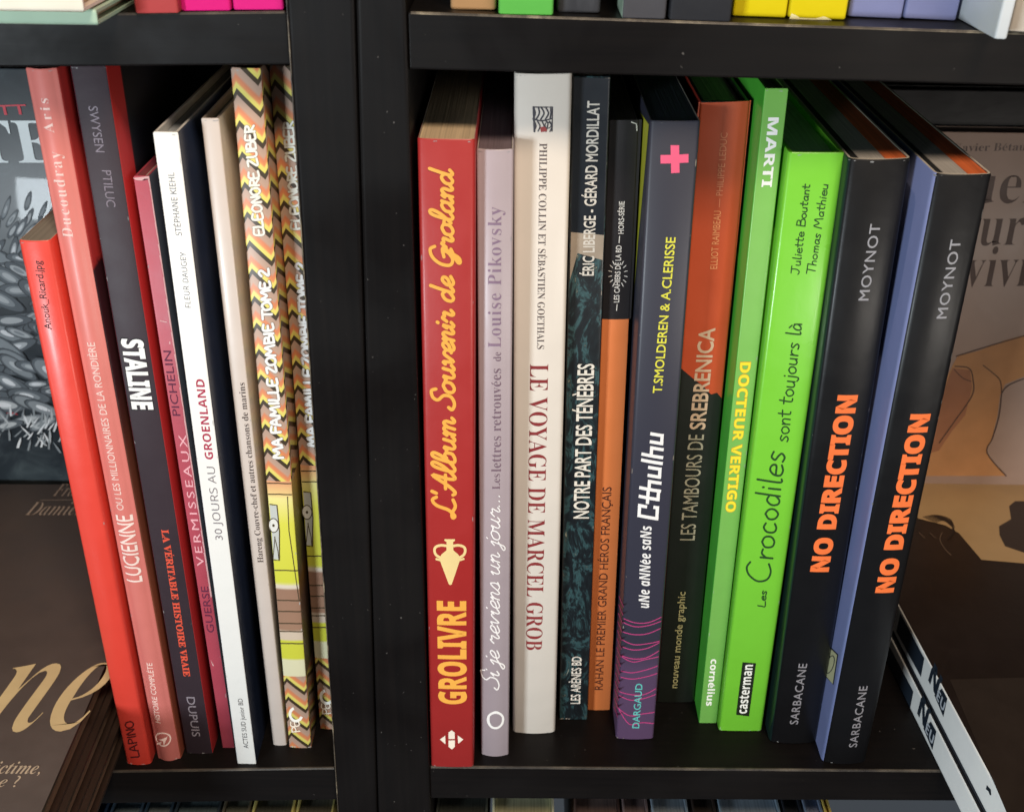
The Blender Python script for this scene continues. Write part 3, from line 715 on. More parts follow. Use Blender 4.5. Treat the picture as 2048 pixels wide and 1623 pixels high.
def zig_print(b, dx0, dy0, dx1, dy1, clip=1.0):
    """lettering + drawn scene; pixel offsets at top and bottom"""
    def o(p):
        t = (p[1]-138)/1358.0
        return (p[0]+dx0+(dx1-dx0)*t, p[1]+dy0+(dy1-dy0)*t)
    S = b.spine
    hand_text(S, 'title', 'MA FAMILLE ZOMBIE TOME 2', o((566, 915)), o((537, 537)), 19, 5.2, (250, 248, 242), jitter=.03, outline=((120, 100, 82), 1.6))
    hand_text(S, 'author_name', 'ELEONORE ZUBER', o((528, 470)), o((508, 251)), 19, 4.6, (250, 244, 232), jitter=.03, outline=((150, 122, 100), 1.4))
    M1 = mat(LN, .6); P = []
    def xl(y): return 462+(577-462)*(y-138)/1358
    for y, a in ((966, 1), (988, 1), (1140, 1), (1200, .9), (1222, 1), (1246, .9), (1262, 1), (1286, 1)):
        P += ribbon([o((xl(y)+2, y)), o((xl(y)+24, y-1)), o((xl(y)+50, y+1))], 2.0, False)
    P += ribbon([o((575, 992)), o((578, 1060)), o((588, 1130)), o((598, 1200))], 1.6, False)
    P += ribbon([o((539, 1008)), o((554, 1009)), o((559, 1060)), o((559, 1120)), o((547, 1119))], 2.2, False)
    P += ribbon([o((549, 1072)), o((556, 1100)), o((558, 1120))], 1.6, False)+ribbon([o((550, 1072)), o((546, 1118))], 1.6, False)
    surf_polys(S, 'drawn_window', [[o((539, 1010)), o((554, 1010)), o((559, 1060)), o((558, 1118)), o((547, 1118))]], mat((196, 200, 196), .5), .0001)
    surf_polys(S, 'drawn_outlines', P, M1, .00018)
    c = o((547, 1050)); surf_polys(S, 'drawn_circle', [[(c[0]+10*math.cos(a*.3), c[1]+14*math.sin(a*.3)) for a in range(21)]], mat((226, 226, 220), .5), .00014)
    surf_polys(S, 'drawn_circle', ring(c, 10, 14, 1.8)+[[(c[0]+2.6*math.cos(a*.7), c[1]+3*math.sin(a*.7)) for a in range(9)]], M1, .0002)
    c = o((592, 1427)); surf_polys(S, 'publisher_emblem', ring(c, 12, 13, 5.5, a0=math.radians(20), a1=math.radians(250)), mat((248, 244, 236), .5), .00016)
    hand_text(S, 'publisher_name', 'PE', o((600, 1462)), o((597, 1440)), 16, 2.6, (240, 226, 208), outline=((110, 92, 74), 1.5))
zig_print(b, 0, 0, 0, 0)
b = zig_book('zigzag patterned book in shade pressed against the black upright', [(540, 133), (596, 133), (686, 1459), (638, 1459)])
zig_print(b, 79, -5, 61, -37)
# ================================================================== RIGHT SHELF
GRO = mat((168, 42, 40), .42, .03, .08)
b = standing('thick red paperback with gold script title and an amphora emblem on its spine', [(835, 280), (950, 279), (948, 1534), (861, 1535)], PL_R, .21, GRO, rc=.0018, bulge=.0003, pages=(222, 196, 160), t=.0005)
GOLD = (244, 176, 74)
T(b.spine, 'title', 'GROLIVRE', (932, 1407), (931, 1201), 56, GOLD, 'bold', .035)
hand_text(b.spine, 'title', "L'Album Souvenir de Groland", (911, 1037), (905, 336), 46, 6.8, GOLD, CF, True, 0, .22)
z = lambda x, y: (860+x/8.117, 1040+y/8.117)
vase = [[z(*p) for p in [(270, 345), (375, 345), (380, 480), (450, 540), (495, 600), (480, 660), (355, 1030), (330, 1045), (305, 1030), (165, 660), (155, 600), (190, 545), (268, 480)]],
        [z(*p) for p in [(235, 300), (405, 300), (405, 325), (375, 348), (270, 348), (235, 325)]]]
vase += ribbon([z(*p) for p in catmull([(275, 410), (180, 400), (95, 430), (72, 490), (100, 560), (165, 600)])], 5.2)
vase += ribbon([z(*p) for p in catmull([(370, 410), (465, 400), (550, 430), (572, 490), (545, 560), (480, 600)])], 5.2)
vase += ribbon([z(105, 625), z(160, 640)], 4.4)+ribbon([z(545, 622), z(485, 640)], 4.4)
surf_polys(b.spine, 'amphora_emblem', vase, mat((240, 214, 150), .5), .00012)
z = lambda x, y: (840+x*200/2029, 1400+y*200/2029)
surf_polys(b.spine, 'publisher_emblem', [[z(*p) for p in q] for q in ([(645, 595), (705, 645), (705, 772), (578, 772), (578, 640)], [(578, 800), (708, 800), (708, 930), (648, 985), (580, 930)], [(405, 785), (512, 705), (518, 880)], [(880, 785), (765, 700), (775, 870)])], mat((250, 232, 216), .5))
MAU = mat((172, 158, 164), .42, .03, .05)
b = standing('slim mauve grey paperback with white handwritten title and a white ring', [(954, 300), (1026, 302), (1018, 1514), (961, 1513)], PL_R, .20, MAU, rc=.0012, bulge=.0012, pages=(120, 104, 112))
hand_text(b.spine, 'title', 'Si je reviens un jour...', (998, 1380), (1000, 990), 36, 2.7, (244, 240, 240), CF, True, 0, .3)
MG = (120, 98, 112)
T(b.spine, 'title', 'Les', (1000, 977), (1000, 946), 15, MG, 'serif', -.03)
T(b.spine, 'title', 'lettres retrouvées', (1002, 942), (1002, 736), 19, MG, 'serif', -.027)
T(b.spine, 'title', 'de', (1002, 721), (1002, 703), 15, MG, 'serif', -.027)
T(b.spine, 'title', 'Louise Pikovsky', (1002, 694), (1003, 413), 25, (136, 112, 134), 'serif', -.030, spacing=1.1)
surf_polys(b.spine, 'publisher_emblem', ring((991, 1438), 15.5, 15.5, 4.2, rot=.3)+ring((991.5, 1437), 13.5, 16.5, 2.2), mat((248, 244, 242), .5))
CRE = mat((222, 214, 204), .40, .02, .08)
b = standing('thick cream hardback with maroon serif capitals and a small ink stamp at the top', [(1029, 149), (1144, 151), (1111, 1469), (1025, 1467)], PL_R, .20, CRE, rc=.0022, bulge=.0009, pages=(190, 186, 176), hard=True, t=.0018)
T(b.spine, 'author_name', 'PHILIPPE COLLIN ET SÉBASTIEN GOETHALS', (1079, 286), (1074, 697), 15, (86, 72, 70), 'serif', -.02)
T(b.spine, 'title', 'LE VOYAGE DE MARCEL GROB', (1060, 727), (1052, 1298), 36, (136, 44, 46), 'serif', -.022)
st = []
rr = random.Random(3)
for i in range(5): st += ribbon(catmull([(1068+i*8+rr.uniform(-2, 2), 214), (1070+i*8+rr.uniform(-3, 3), 226), (1067+i*8+rr.uniform(-3, 3), 238)]), 3.2)
for i in range(5): st += ribbon(catmull([(1067+i*8, 242+rr.uniform(-2, 2)), (1072+i*8, 250+rr.uniform(-4, 4)), (1068+i*8, 261+rr.uniform(-2, 2))]), 2.6)
st += ribbon([(1067, 214), (1105, 214), (1104, 262)], 2.6)+ribbon([(1067, 214), (1069, 262)], 4)+ribbon(catmull([(1066, 238), (1084, 241), (1104, 237)]), 2.8)+ring((1096, 250), 6, 6, 2)
surf_polys(b.spine, 'ink_stamp', st, mat((58, 56, 64), .6), .00012)
surf_polys(b.spine, 'stamp_seal', [[(1080, 254), (1092, 252), (1094, 262), (1082, 264)]], mat((150, 60, 60), .6), .00016)
ARE = noise_mat('teal_splash_print', [(.38, (20, 24, 28)), (.50, (26, 34, 38)), (.57, (58, 90, 94)), (.62, (32, 42, 46)), (.69, (172, 178, 160)), (.76, (216, 198, 166))], 88, (1, 1, .5), .36, .1, 2.6, 10, rgh=.68)
b = standing('dark book with teal splashed cover print and pale condensed capitals', [(1146, 153), (1221, 156), (1175, 1441), (1118, 1438)], PL_R, .20, ARE, left=mat((26, 30, 34), .4), right=mat((26, 30, 34), .4), rc=.0008, hard=True, t=.0015)
def xs(y, a, c, y0=153., y1=1438.): return a+(c-a)*(y-y0)/(y1-y0)
surf_polys(b.spine, 'dark_upper_patch', [[(xs(154, 1147, 1119), 154.5), (xs(154, 1220, 1174), 157), (xs(470, 1219, 1174), 470), (xs(466, 1148, 1119), 464)]], mat((22, 28, 36), .36, .06, .1), .00008)  # flat dark patch over the upper part of the spine
surf_polys(b.spine, 'printed_foam', [[(xs(466, 1149, 1120), 464), (xs(470, 1219, 1174), 470), (xs(500, 1217, 1174), 520), (xs(520, 1165, 1130), 506), (xs(560, 1149, 1120), 560)]], mat((160, 146, 130), .4, .2), .00007)
OUT = (16, 18, 20)
T(b.spine, 'author_name', 'ÉRIC LIBERGE - GÉRARD MORDILLAT', (1187, 551), (1199, 202), 23, (206, 200, 190), 'sans', .03, outline=(OUT, .06))
T(b.spine, 'title', 'NOTRE PART DES TÉNÈBRES', (1177, 1036), (1188, 727), 31, (226, 220, 208), 'sans', .03, outline=(OUT, .06))
T(b.spine, 'publisher_name', 'LES ARÈNES BD', (1160, 1406), (1163, 1312), 19, (222, 216, 206), 'sans', .02, outline=(OUT, .05))
BLK = mat((34, 30, 32), .42, .05); ORA = mat((226, 128, 70), .42, .03)
b = standing('short book with black upper and orange lower spine', [(1219, 247), (1277, 246), (1221, 1422), (1174, 1420)], PL_R, .20, ORA, left=BLK, right=BLK, rc=.0006, bulge=.0003, pages=(150, 140, 120))
surf_polys(b.spine, 'black_band', [[(1212, 240), (1284, 240), (1262, 638), (1196, 638)]], BLK, .0001)
surf_polys(b.spine, 'scuff', ribbon([(1262, 244), (1273, 248), (1274, 262)], 2.5, False), mat((210, 206, 196), .7), .00014)
CR_ = (220, 216, 210)
T(b.spine, 'series_name', 'HORS-SÉRIE', (1247, 467), (1249, 402), 11, CR_, 'sans', .03, eps=.0002)
T(b.spine, 'series_name', 'LES CAHIERS DE LA BD', (1238, 604), (1243, 490), 11, CR_, 'sans', .03, eps=.0002)
bl = ribbon([(1233, 620), (1234, 608)], 1.8)+ribbon([(1238, 485), (1239, 472)], 1.8)
for k in range(16):
    a = k*math.pi/8+.2; ca, sa = math.cos(a), math.sin(a)
    if abs(ca) < .25: continue
    bl += ribbon([(1236+ca*13, 547+sa*22), (1236+ca*19, 547+sa*30)], 1.6)
surf_polys(b.spine, 'burst_lines', bl, mat(CR_, .5), .0002)
T(b.spine, 'title', 'RAHAN LE PREMIER GRAND HÉROS FRANÇAIS', (1205, 1378), (1223, 973), 16, (76, 36, 22), 'sans', .008)
YG = mat((196, 196, 50), .42, .05)
CTH = mat((50, 51, 63), .42, .04, .05)
CTS = ramp_mat('slate_to_purple_print', 2, [(0, (98, 74, 106)), (.045, (90, 70, 100)), (.062, (54, 54, 69)), (.29, (50, 51, 63))], .42, namp=.003)
b = standing('slate blue book with a pink plus sign and pink lines across its purple foot', [(1301, 246), (1401, 242), (1308, 1481), (1231, 1478)], PL_R, .21, CTS, left=CTS, rc=.0016, bulge=.0006, pages=(96, 108, 120))
surf_polys(b.spine, 'plus_sign', [[(1341, 290), (1358, 290), (1359, 345), (1342, 346)], [(1321, 310), (1377, 308), (1377, 325), (1321, 327)]], mat((232, 92, 128), .5, k=1.0), .00014)
T(b.spine, 'author_name', 'T.SMOLDEREN & A.CLERISSE', (1323, 785), (1351, 474), 18, (226, 222, 72), 'sans', .022)
hand_text(b.spine, 'title', 'Cthulhu', (1315, 1038), (1326, 868), 34, 6.4, (246, 246, 246), SQ, False, 0, .12)
T(b.spine, 'title', 'uNe aNNée saNs', (1298, 1214), (1303, 1050), 21, (240, 240, 240), 'boldit', .0)
T(b.spine, 'publisher_name', 'DARGAUD', (1278, 1454), (1285, 1365), 14, (96, 190, 186), 'sans', .018, eps=.0002)
pl = []
rr = random.Random(11)
for y in (1238, 1246, 1262, 1284, 1291, 1308, 1316, 1338, 1352, 1382, 1392, 1424, 1438):
    x0 = xs(y, 1301, 1231, 246, 1478)+3; x1 = xs(y, 1401, 1308, 242, 1481)-3; tl = rr.uniform(-4, 6) if y < 1360 else rr.uniform(-22, 22)
    pl += ribbon(catmull([(x0, y-tl), (x0+22, y+rr.uniform(3, 8)), (x0+48, y+rr.uniform(0, 6)), (x1, y-4+tl*.6)]), 1.7, False)
surf_polys(b.spine, 'pink_lines', pl, mat((190, 66, 128), .5), .00012)
pl = []
for y in range(1205, 1440, 17):
    pl += ribbon([(xs(y, 1282, 1226, 246, 1478), y-14), (xs(y, 1290, 1231, 246, 1478), y), (xs(y, 1299, 1233, 246, 1478), y+8)], 1.5, False)
surf_polys(b.left, 'yellow_cover_print', [[(1298, 249), (1290, 340), (1277, 480), (1266, 620), (1256, 620), (1259, 480), (1265, 300), (1272, 212)]], YG, .0001)
surf_polys(b.left, 'pink_lines', pl, mat((190, 66, 128), .5), .00012)
SRL = mat((30, 34, 28), .42, .05, .05)
b = standing('book with rust red upper spine over a black green lower half', [(1400, 207), (1501, 203), (1388, 1406), (1312, 1405)], PL_R, .20, SRL, left=mat((150, 50, 38), .4), right=SRL, rc=.0012, bulge=.0004, hard=True, t=.0016)
RST = mat((202, 84, 46), .42, .05, .05)
surf_polys(b.spine, 'rust_panel', [[(1398, 206), (1503, 202), (1444, 797), (1434, 785), (1422, 788), (1405, 770), (1387, 757), (1364, 738), (1340, 735)]], RST, .0001)
T(b.spine, 'author_name', 'ELLIOT RAIMBEAU', (1434, 537), (1442, 421), 14, (238, 160, 110), 'sans', .006, eps=.0002)
T(b.spine, 'author_name', '— PHILIPPE LEDUC', (1443, 414), (1455, 265), 13, (232, 146, 108), 'sans', .002, eps=.0002)
T(b.spine, 'title', 'LES TAMBOURS DE', (1389, 1079), (1408, 868), 29, (170, 164, 142), 'sans', .0, eps=.0002)
T(b.spine, 'title', 'SREBRENICA', (1409, 858), (1430, 655), 31, (216, 186, 158), 'sans', .034, eps=.0002)
T(b.spine, 'publisher_name', 'nouveau monde graphic', (1354, 1374), (1371, 1182), 14, (186, 178, 128), 'sans', .006, eps=.0002)
MAR = mat((122, 186, 88), .36, .03, .1); MARS = mat((84, 190, 62), .36, .04, .1)
b = standing('tall slim leaf green book with white and yellow upside lettering', [(1529, 180), (1578, 177), (1433, 1447), (1398, 1446)], PL_R, .21, MAR, left=MARS, right=MARS, rc=.0006, pages=(190, 196, 180), hard=True, t=.0015)
T(b.spine, 'author_name', 'MARTI', (1537, 235), (1523, 374), 21, (244, 246, 240), 'bold', .02)
T(b.spine, 'title', 'DOCTEUR VERTIGO', (1481, 724), (1451, 1023), 21, (250, 220, 50), 'bold', .026, outline=((214, 138, 40), .035), k=1.0)
T(b.spine, 'publisher_name', 'cornélius', (1422, 1317), (1412, 1410), 14, (242, 246, 238), 'bold', .01)
CRO = mat((122, 206, 58), .30, .02, .3)
b = standing('wide lime green book with dark handwritten lettering', [(1579, 307), (1690, 307), (1525, 1464), (1436, 1461)], PL_R, .20, CRO, rc=.0016, bulge=.0002, hard=True, t=.0018, pages=(200, 214, 206))
DG = (28, 70, 26)
hand_text(b.spine, 'author_name', 'Juliette Boutant', (1598, 549), (1620, 369), 17, 2.2, DG)
hand_text(b.spine, 'author_name', 'Thomas Mathieu', (1629, 549), (1656, 370), 17, 2.2, DG)
hand_text(b.spine, 'title', 'Les', (1530, 1213), (1533, 1181), 15, 2.4, DG)
hand_text(b.spine, 'title', 'Crocodiles', (1539, 1167), (1570, 905), 50, 3.8, DG)
hand_text(b.spine, 'title', 'sont toujours là', (1575, 884), (1603, 648), 30, 2.8, DG)
surf_polys(b.spine, 'publisher_panel', [[(1485, 1323), (1512, 1325), (1498, 1431), (1472, 1428)]], mat((26, 34, 22), .4), .0001)
T(b.spine, 'publisher_name', 'casterman', (1493, 1425), (1506, 1328), 19, (240, 244, 236), 'bold', .0, eps=.0002)
MOY = mat((19, 19, 21), .38, .06, .04, spec=.25); LAV = mat((132, 142, 190), .45, .03, .05); OR2 = (226, 106, 52)
def moy(label, quad, o, **kw):
    b = standing(label, quad, PL_R, .235, MOY, left=kw.pop('side'), rc=.0028, bulge=.0010, hard=False, t=.0012, group='two copies of the black book with orange capitals',
                 extra_pages=[(0, .14, (30, 32, 36)), (.142, .60, (186, 182, 178)), (.602, 1, (232, 112, 56))], **kw)
    T(b.spine, 'author_name', 'MOYNOT', *o[0], 20, (152, 152, 158), 'sans', .014, spacing=1.12)
    T(b.spine, 'title', 'NO DIRECTION', *o[1], 37, (240, 116, 56), 'bold', .075, k=1.0, spacing=1.02)
    T(b.spine, 'publisher_name', 'SARBACANE', *o[2], 16, (138, 136, 142), 'sans', .012, spacing=1.1)
    return b
b = moy('black book with orange capitals directly right of the lime green one', [(1702, 320), (1823, 322), (1637, 1490), (1538, 1486)], (((1736, 600), (1761, 447)), ((1655, 1142), (1714, 789)), ((1595, 1446), (1614, 1325))), side=mat((24, 44, 42), .34, .05, .1))
b2 = moy('rightmost upright black book with lavender side cover showing', [(1872, 347), (1988, 354), (1733, 1531), (1645, 1526)], (((1892, 636), (1922, 478)), ((1785, 1184), (1860, 827)), ((1713, 1492), (1735, 1370))), side=LAV)
surf_polys(b2.left, 'printed_patch', [[(1655, 1288), (1676, 1309), (1667, 1368), (1647, 1346)]], mat((206, 204, 160), .5), .00015)
surf_polys(b2.left, 'patch_outline', ribbon([(1655, 1288), (1676, 1309), (1667, 1368), (1647, 1346), (1655, 1288)], 2, False)+ring((1661, 1328), 7, 18, 1.6, rot=.3), mat((52, 56, 62), .5), .00022)
# small chips and rubbed corners on the spines
def wear(B, rgb, seed, n=10, size=.9):
    r_ = random.Random(seed); w2 = B.w/2; vs = []; fs = []
    for k in range(n):
        end = r_.random() < .55; s_ = r_.uniform(.3, 1)*size*.001
        if end: u = r_.choice((-1, 1))*(w2-r_.random()**2*w2*.7)*.96; v = r_.choice((0, B.h)); v += (s_ if v == 0 else -s_)*.6+(.0004 if v == 0 else -.0004)
        else: u = r_.choice((-1, 1))*(w2*.97-.0004); v = r_.random()*B.h; 
        m_ = 6; n0 = len(vs); st_ = 1 if end else r_.uniform(1.5, 4)
        for q in range(m_):
            a = 2*math.pi*q/m_; rr_ = s_*r_.uniform(.35, .8)
            uu = max(-w2*.985, min(w2*.985, u+math.cos(a)*rr_*(1.5 if end else .5))); vv = max(.0006, min(B.h-.0006, v+math.sin(a)*rr_*(.6 if end else st_)))
            vs.append(B.spine.place(uu, vv, .00006+k*1e-6))
        fs.append(tuple(range(n0, n0+m_)))
    o = mesh_obj('scuff', vs, fs, mat(rgb, .7), B.root); o['kind'] = 'stuff'
for i_, (B_, c_) in enumerate(WEARL): wear(B_, c_, 40+i_, 12)
# ================================================================== flat stacks and face-out books
def lay_matrix(p_front, p_back, z):
    """flat book; spine runs p_front -> p_back in plan, book extends to the right (sign +) """
    d = Vector((p_back.x-p_front.x, p_back.y-p_front.y, 0)).normalized()
    r = Vector((d.y, -d.x, 0))
    M = Matrix.Identity(4)
    for i in range(3):
        M[i][0] = (0, 0, 1)[i]; M[i][1] = r[i]; M[i][2] = d[i]
    return M, d, r
def planez(z): return (Vector((0, 0, z)), Vector((0, 0, 1)))
# right stack
zs = PL_R[0].z - PL_R[1].x/PL_R[1].z*(.19-PL_R[0].x)
p = hit((1920, 1623), *planez(zs)); q = hit((1833, 1445), *planez(zs))
M0, d, r = lay_matrix(p, q, zs)
t1, t2 = .0165, .0185
WSP = mat((240, 238, 234), .42, .02, .05, k=1.0)
start = p - d*.06
BRN = mat((30, 22, 19), .42, .2, .05, spec=.35)
LEN = (Vector((start.x, start.y, 0))-Vector((q.x, q.y, 0))).length
LEN = (.205-start.y)/d.y
def flat(label, start, z, M0, th, length, depth, spine, cov, **kw):
    M = Matrix.Translation((start.x, start.y, z+th/2+.0002)) @ M0
    return make_book('book', label, M, th, length, depth, spine, left=cov, right=cov, **kw)
BF = {}
b1 = flat('lower of the two white spined books lying flat at the right', start, zs, M0, t1, LEN, .22, WSP, mat((30, 30, 34), .4), rc=.0012, group='two white spined books lying flat', hard=True, t=.0016)
q2 = hit((1858, 1397), *planez(zs+t1+.0022))
shift = (Vector((q2.x, q2.y, 0))-Vector((start.x, start.y, 0))).dot(r)
b2 = flat('upper white spined book lying flat at the right with a dark photo on its cover', start+r*shift*.55, zs+t1+.0022, M0, t2, LEN+.004, .22, WSP, BRN, rc=.0012, group='two white spined books lying flat', hard=True, t=.0016)
# thin dark slab filling the gap between the white spined pair
bm_ = flat('thin dark slab filling the gap between the two flat white spined books', start+r*.0015, zs+t1+.0003, M0, .0016, LEN-.003, .21, mat((46, 48, 54), .5), mat((46, 48, 54), .5), rc=.0003, t=.0002)
DKB = mat((34, 44, 56), .45)
def logo(S, pts):
    a, b_, c, d_ = pts   # parallelogram: top-left, top-right(spine upper), bottom-right, bottom-left in px
    def L(u, v):
        return (a[0]+(b_[0]-a[0])*u+(d_[0]-a[0])*v, a[1]+(b_[1]-a[1])*u+(d_[1]-a[1])*v)
    polys = []
    def rect(u0, v0, u1, v1): polys.append([L(u0, v0), L(u1, v0), L(u1, v1), L(u0, v1)])
    # N
    rect(0, 0, .13, 1); rect(.37, 0, .5, 1); polys.append([L(.08, 0), L(.2, 0), L(.43, 1), L(.31, 1)])
    # E
    rect(.56, 0, .66, 1); rect(.66, 0, .80, .2); rect(.66, .4, .78, .6); rect(.66, .8, .80, 1)
    rect(.86, .0, .95, 1)
    surf_polys(S, 'publisher_emblem', polys, DKB, .00014)
for S_, o_ in ((b2.spine, (0, 0)), (b1.spine, (-22, 66))):
    f_ = lambda x, y: (x+o_[0], y+o_[1])
    T(S_, 'publisher_name', 'N', f_(1857, 1358), f_(1873, 1391), 25, (34, 44, 56), 'bold', .05)
    surf_polys(S_, 'name_panel', [[f_(1869, 1389), f_(1884, 1376), f_(1895, 1396), f_(1887, 1433)]], DKB, .0001)
    T(S_, 'publisher_name', 'EU', f_(1873, 1394), f_(1887, 1423), 12, (206, 212, 220), 'bold', .0, eps=.0002)
    surf_polys(S_, 'print_and_shade_panel', [[f_(1801, 1226), f_(1849, 1316), f_(1842, 1353), f_(1793, 1262)]], DKB, .0001)  # dark print together with painted shade towards the back end
surf_polys(b2.spine, 'volume_number', [[(1974, 1569), (1982, 1578), (1983, 1589), (1980, 1589), (1977, 1581), (1972, 1577)]], DKB, .0001)
# printed photo on the top cover
BEIG = mat((176, 146, 106), .42, .05)
S = b2.right
surf_polys(S, 'printed_wall', [[(1845, 955), (2290, 946), (2330, 1150), (1963, 1119), (1918, 1066), (1890, 1050), (1850, 1040), (1835, 1036)]], BEIG, .0001)
surf_polys(S, 'printed_figure', [[(2018, 1012), (2030, 1002), (2070, 1002), (2100, 1100), (2048, 1105), (2010, 1092), (1999, 1070), (1998, 1052), (2022, 1038)]], mat((52, 42, 38), .5), .00015)
hair = []
for k in range(9):
    hair += ribbon(catmull([(1846+k*3, 1034+k*1.5), (1872+k*2, 1030-k*.6+k*2), (1900+k*1.2, 1038+k*3), (1909-k*2, 1056+k*3)]), 1.3, False)
surf_polys(S, 'printed_hair', hair, mat((36, 26, 22), .5), .0002)
hair = ribbon(catmull([(1884, 1065), (1880, 1080), (1890, 1098), (1902, 1110)]), 2)+ribbon([(1838, 1065), (1849, 1076)], 1.6)+ribbon([(1860, 1066), (1871, 1076)], 1.6)
surf_polys(S, 'printed_hair', hair, mat((92, 76, 64), .5), .0002)
surf_polys(S, 'printed_haze', [[(1900, 1358), (2200, 1350), (2300, 1640), (2020, 1640)]], mat((42, 34, 29), .42, .2), .00008)
# left stack
zl = PL_L[0].z - PL_L[1].x/PL_L[1].z*(-.2-PL_L[0].x)
zt = zl+.0425
pf = hit((83, 1623), *planez(zt)); pb = hit((212, 1327), *planez(zt))
Ml, dl, rl = lay_matrix(pf, pb, zt)
GRB = mat((88, 78, 74), .5, .12, .08)
SIDE = mat((52, 40, 34), .42, .1)
st0 = pf-dl*.05; LENl = (.200-st0.y)/dl.y
W = .16
for i, (z0, th, dx, lab) in enumerate(((0, .0135, .006, 'bottom book of the flat stack at the left of the shelf'), (.0139, .0135, .003, 'middle book of the flat stack at the left of the shelf'), (.0278, .0147, 0, 'top book of the flat stack at the left with large cream italic letters'))):
    st_ = st0 - rl*(W) + rl*dx
    kw = dict(rc=.0015, hard=True, t=.0018, pages=(112, 84, 62), group='stack of brown books lying flat')
    bb = flat(lab, st_, zl+z0, Ml, th, LENl-.012*(2-i), W, SIDE, GRB if i == 2 else SIDE, **kw)
S = bb.right
CRM = (226, 206, 158)
T(S, 'title', 'ne', (-50, 1464), (180, 1460), 190, CRM, 'italic', -.03)
T(S, 'subtitle', 'victime,', (-30, 1546), (79, 1547), 24, (206, 192, 170), 'italic', -.01)
T(S, 'subtitle', 'e ?', (-6, 1573), (33, 1573), 22, (206, 192, 170), 'italic', -.01)
T(S, 'author_name', 'Fra', (104, 992), (146, 992), 24, (150, 134, 122), 'italic', -.03)
T(S, 'author_name', 'Damien', (49, 1030), (166, 1030), 26, (160, 144, 130), 'italic', -.03)
surf_polys(S, 'printed_line', ribbon([(80, 1000), (180, 999)], 1.2, False), mat((130, 118, 108), .5), .00012)
# face-out books at the back
def faceout(label, xl, xr, ytop_px, ybot_px, Y, th, cov, zbase, lean=0.0, spine=None, **kw):
    a = hit((xl, ybot_px), (0, Y, 0), Y0); c = hit((xr, ybot_px), (0, Y, 0), Y0); t_ = hit((xl if xl > 0 else 60, ytop_px), (0, Y, 0), Y0)
    wd = c.x-a.x; h = t_.z-zbase
    M = Matrix(((0, 1, 0, a.x), (-1, 0, 0, Y+th/2), (0, 0, 1, zbase+.0002), (0, 0, 0, 1)))
    return make_book('book', label, M, th, h, wd, spine or cov, left=cov, right=cov, hard=True, t=.0016, rc=.001, **kw)
TEAL = noise_mat('dark_slate_print', [(.3, (26, 32, 38)), (.55, (44, 52, 58)), (.75, (72, 82, 86))], 30, (1, 1, 1), .42, .1, 1.0)
Yl = .2035
fb = faceout('face out comic at the back left with grey feathers drawn on its dark cover', -260, 262, 139, 915, Yl, .012, TEAL, zl)
S = fb.right
T(S, 'author_name', 'MATT', (-70, 232), (56, 228), 20, (206, 42, 62), 'sans', .02, eps=.0004)
T(S, 'title', 'TE', (-44, 325), (120, 325), 84, (232, 246, 250), 'serif', .0, eps=.0004)
rf = random.Random(5); fp = []; fmi = []; lines = []
GM = [mat(c, .45, .05) for c in ((84, 92, 98), (130, 138, 142), (176, 182, 184), (216, 220, 222), (34, 40, 46))]
for k in range(150):
    row = k//8; y = 395+row*25+rf.uniform(-16, 16); x = -30+(k % 8)*28+rf.uniform(-12, 12)
    if y > 850 or (y < 520 and x < 30 and rf.random() < .4): continue
    big = y > 520; L_ = rf.uniform(56, 96) if big else rf.uniform(34, 56); Wd = L_*rf.uniform(.26, .42); a = math.radians(rf.uniform(150, 215) if big else rf.uniform(100, 140))
    ca, sa = math.cos(a), math.sin(a)
    shape = [(.5-.5*math.cos(q_*math.pi/8), math.sin(q_*math.pi/8)*(.72+.28*(.5-.5*math.cos(q_*math.pi/8)))) for q_ in range(16)]
    for sc_, mi in ((1.10, 4), (1.0, 0), (.84, rf.choice((0, 1))), (.62, rf.choice((1, 2))), (.36, rf.choice((1, 2, 3)))):
        fp.append(([(x+(u*ca*L_-v*sa*Wd/2)*1+(1-sc_)*ca*L_*.7*0, y+(u*sa*L_+v*ca*Wd/2)) for u, v in [((uu-.6)*sc_+.6, vv*sc_) for uu, vv in shape]], mi, k*4+len(fp) % 4))
for k in range(46):
    x = rf.uniform(-10, 140); y = rf.uniform(830, 905); a = rf.uniform(-2.4, -.7); L_ = rf.uniform(16, 34)
    fp.append((ribbon([(x, y), (x+math.cos(a)*L_*.5, y+math.sin(a)*L_*.5), (x+math.cos(a)*L_, y+math.sin(a)*L_)], 4, False, lambda t: 1.15-t)[0] if False else [(x-2, y), (x+math.cos(a)*L_*.5-2, y+math.sin(a)*L_*.5), (x+math.cos(a)*L_, y+math.sin(a)*L_), (x+math.cos(a)*L_*.5+2.5, y+math.sin(a)*L_*.5), (x+2, y)], rf.choice((1, 2, 3)), 400+k))
# feathers: build with growing height so that later ones overlap earlier ones
bmv = []; bmf = []; bmm = []
for i, (P, mi, _) in enumerate(fp):
    n0 = len(bmv)
    for p_ in P:
        u, v = S.proj(p_); bmv.append(S.place(u, v, .0001+i*.0000012*1.0))
    pts = [S.proj(p_) for p_ in P]
    ar = sum(pts[j][0]*pts[(j+1) % len(pts)][1]-pts[(j+1) % len(pts)][0]*pts[j][1] for j in range(len(pts)))
    idx = list(range(n0, n0+len(P)))
    bmf.append(idx if ar > 0 else idx[::-1]); bmm.append(mi)
mesh_obj('printed_feathers', bmv, bmf, GM, S.parent, bmm)
surf_polys(S, 'printed_beak', [[(-10, 795), (38, 828), (-10, 822)], [(-10, 834), (22, 845), (-10, 850)]], mat((176, 40, 56), .45), .0008)
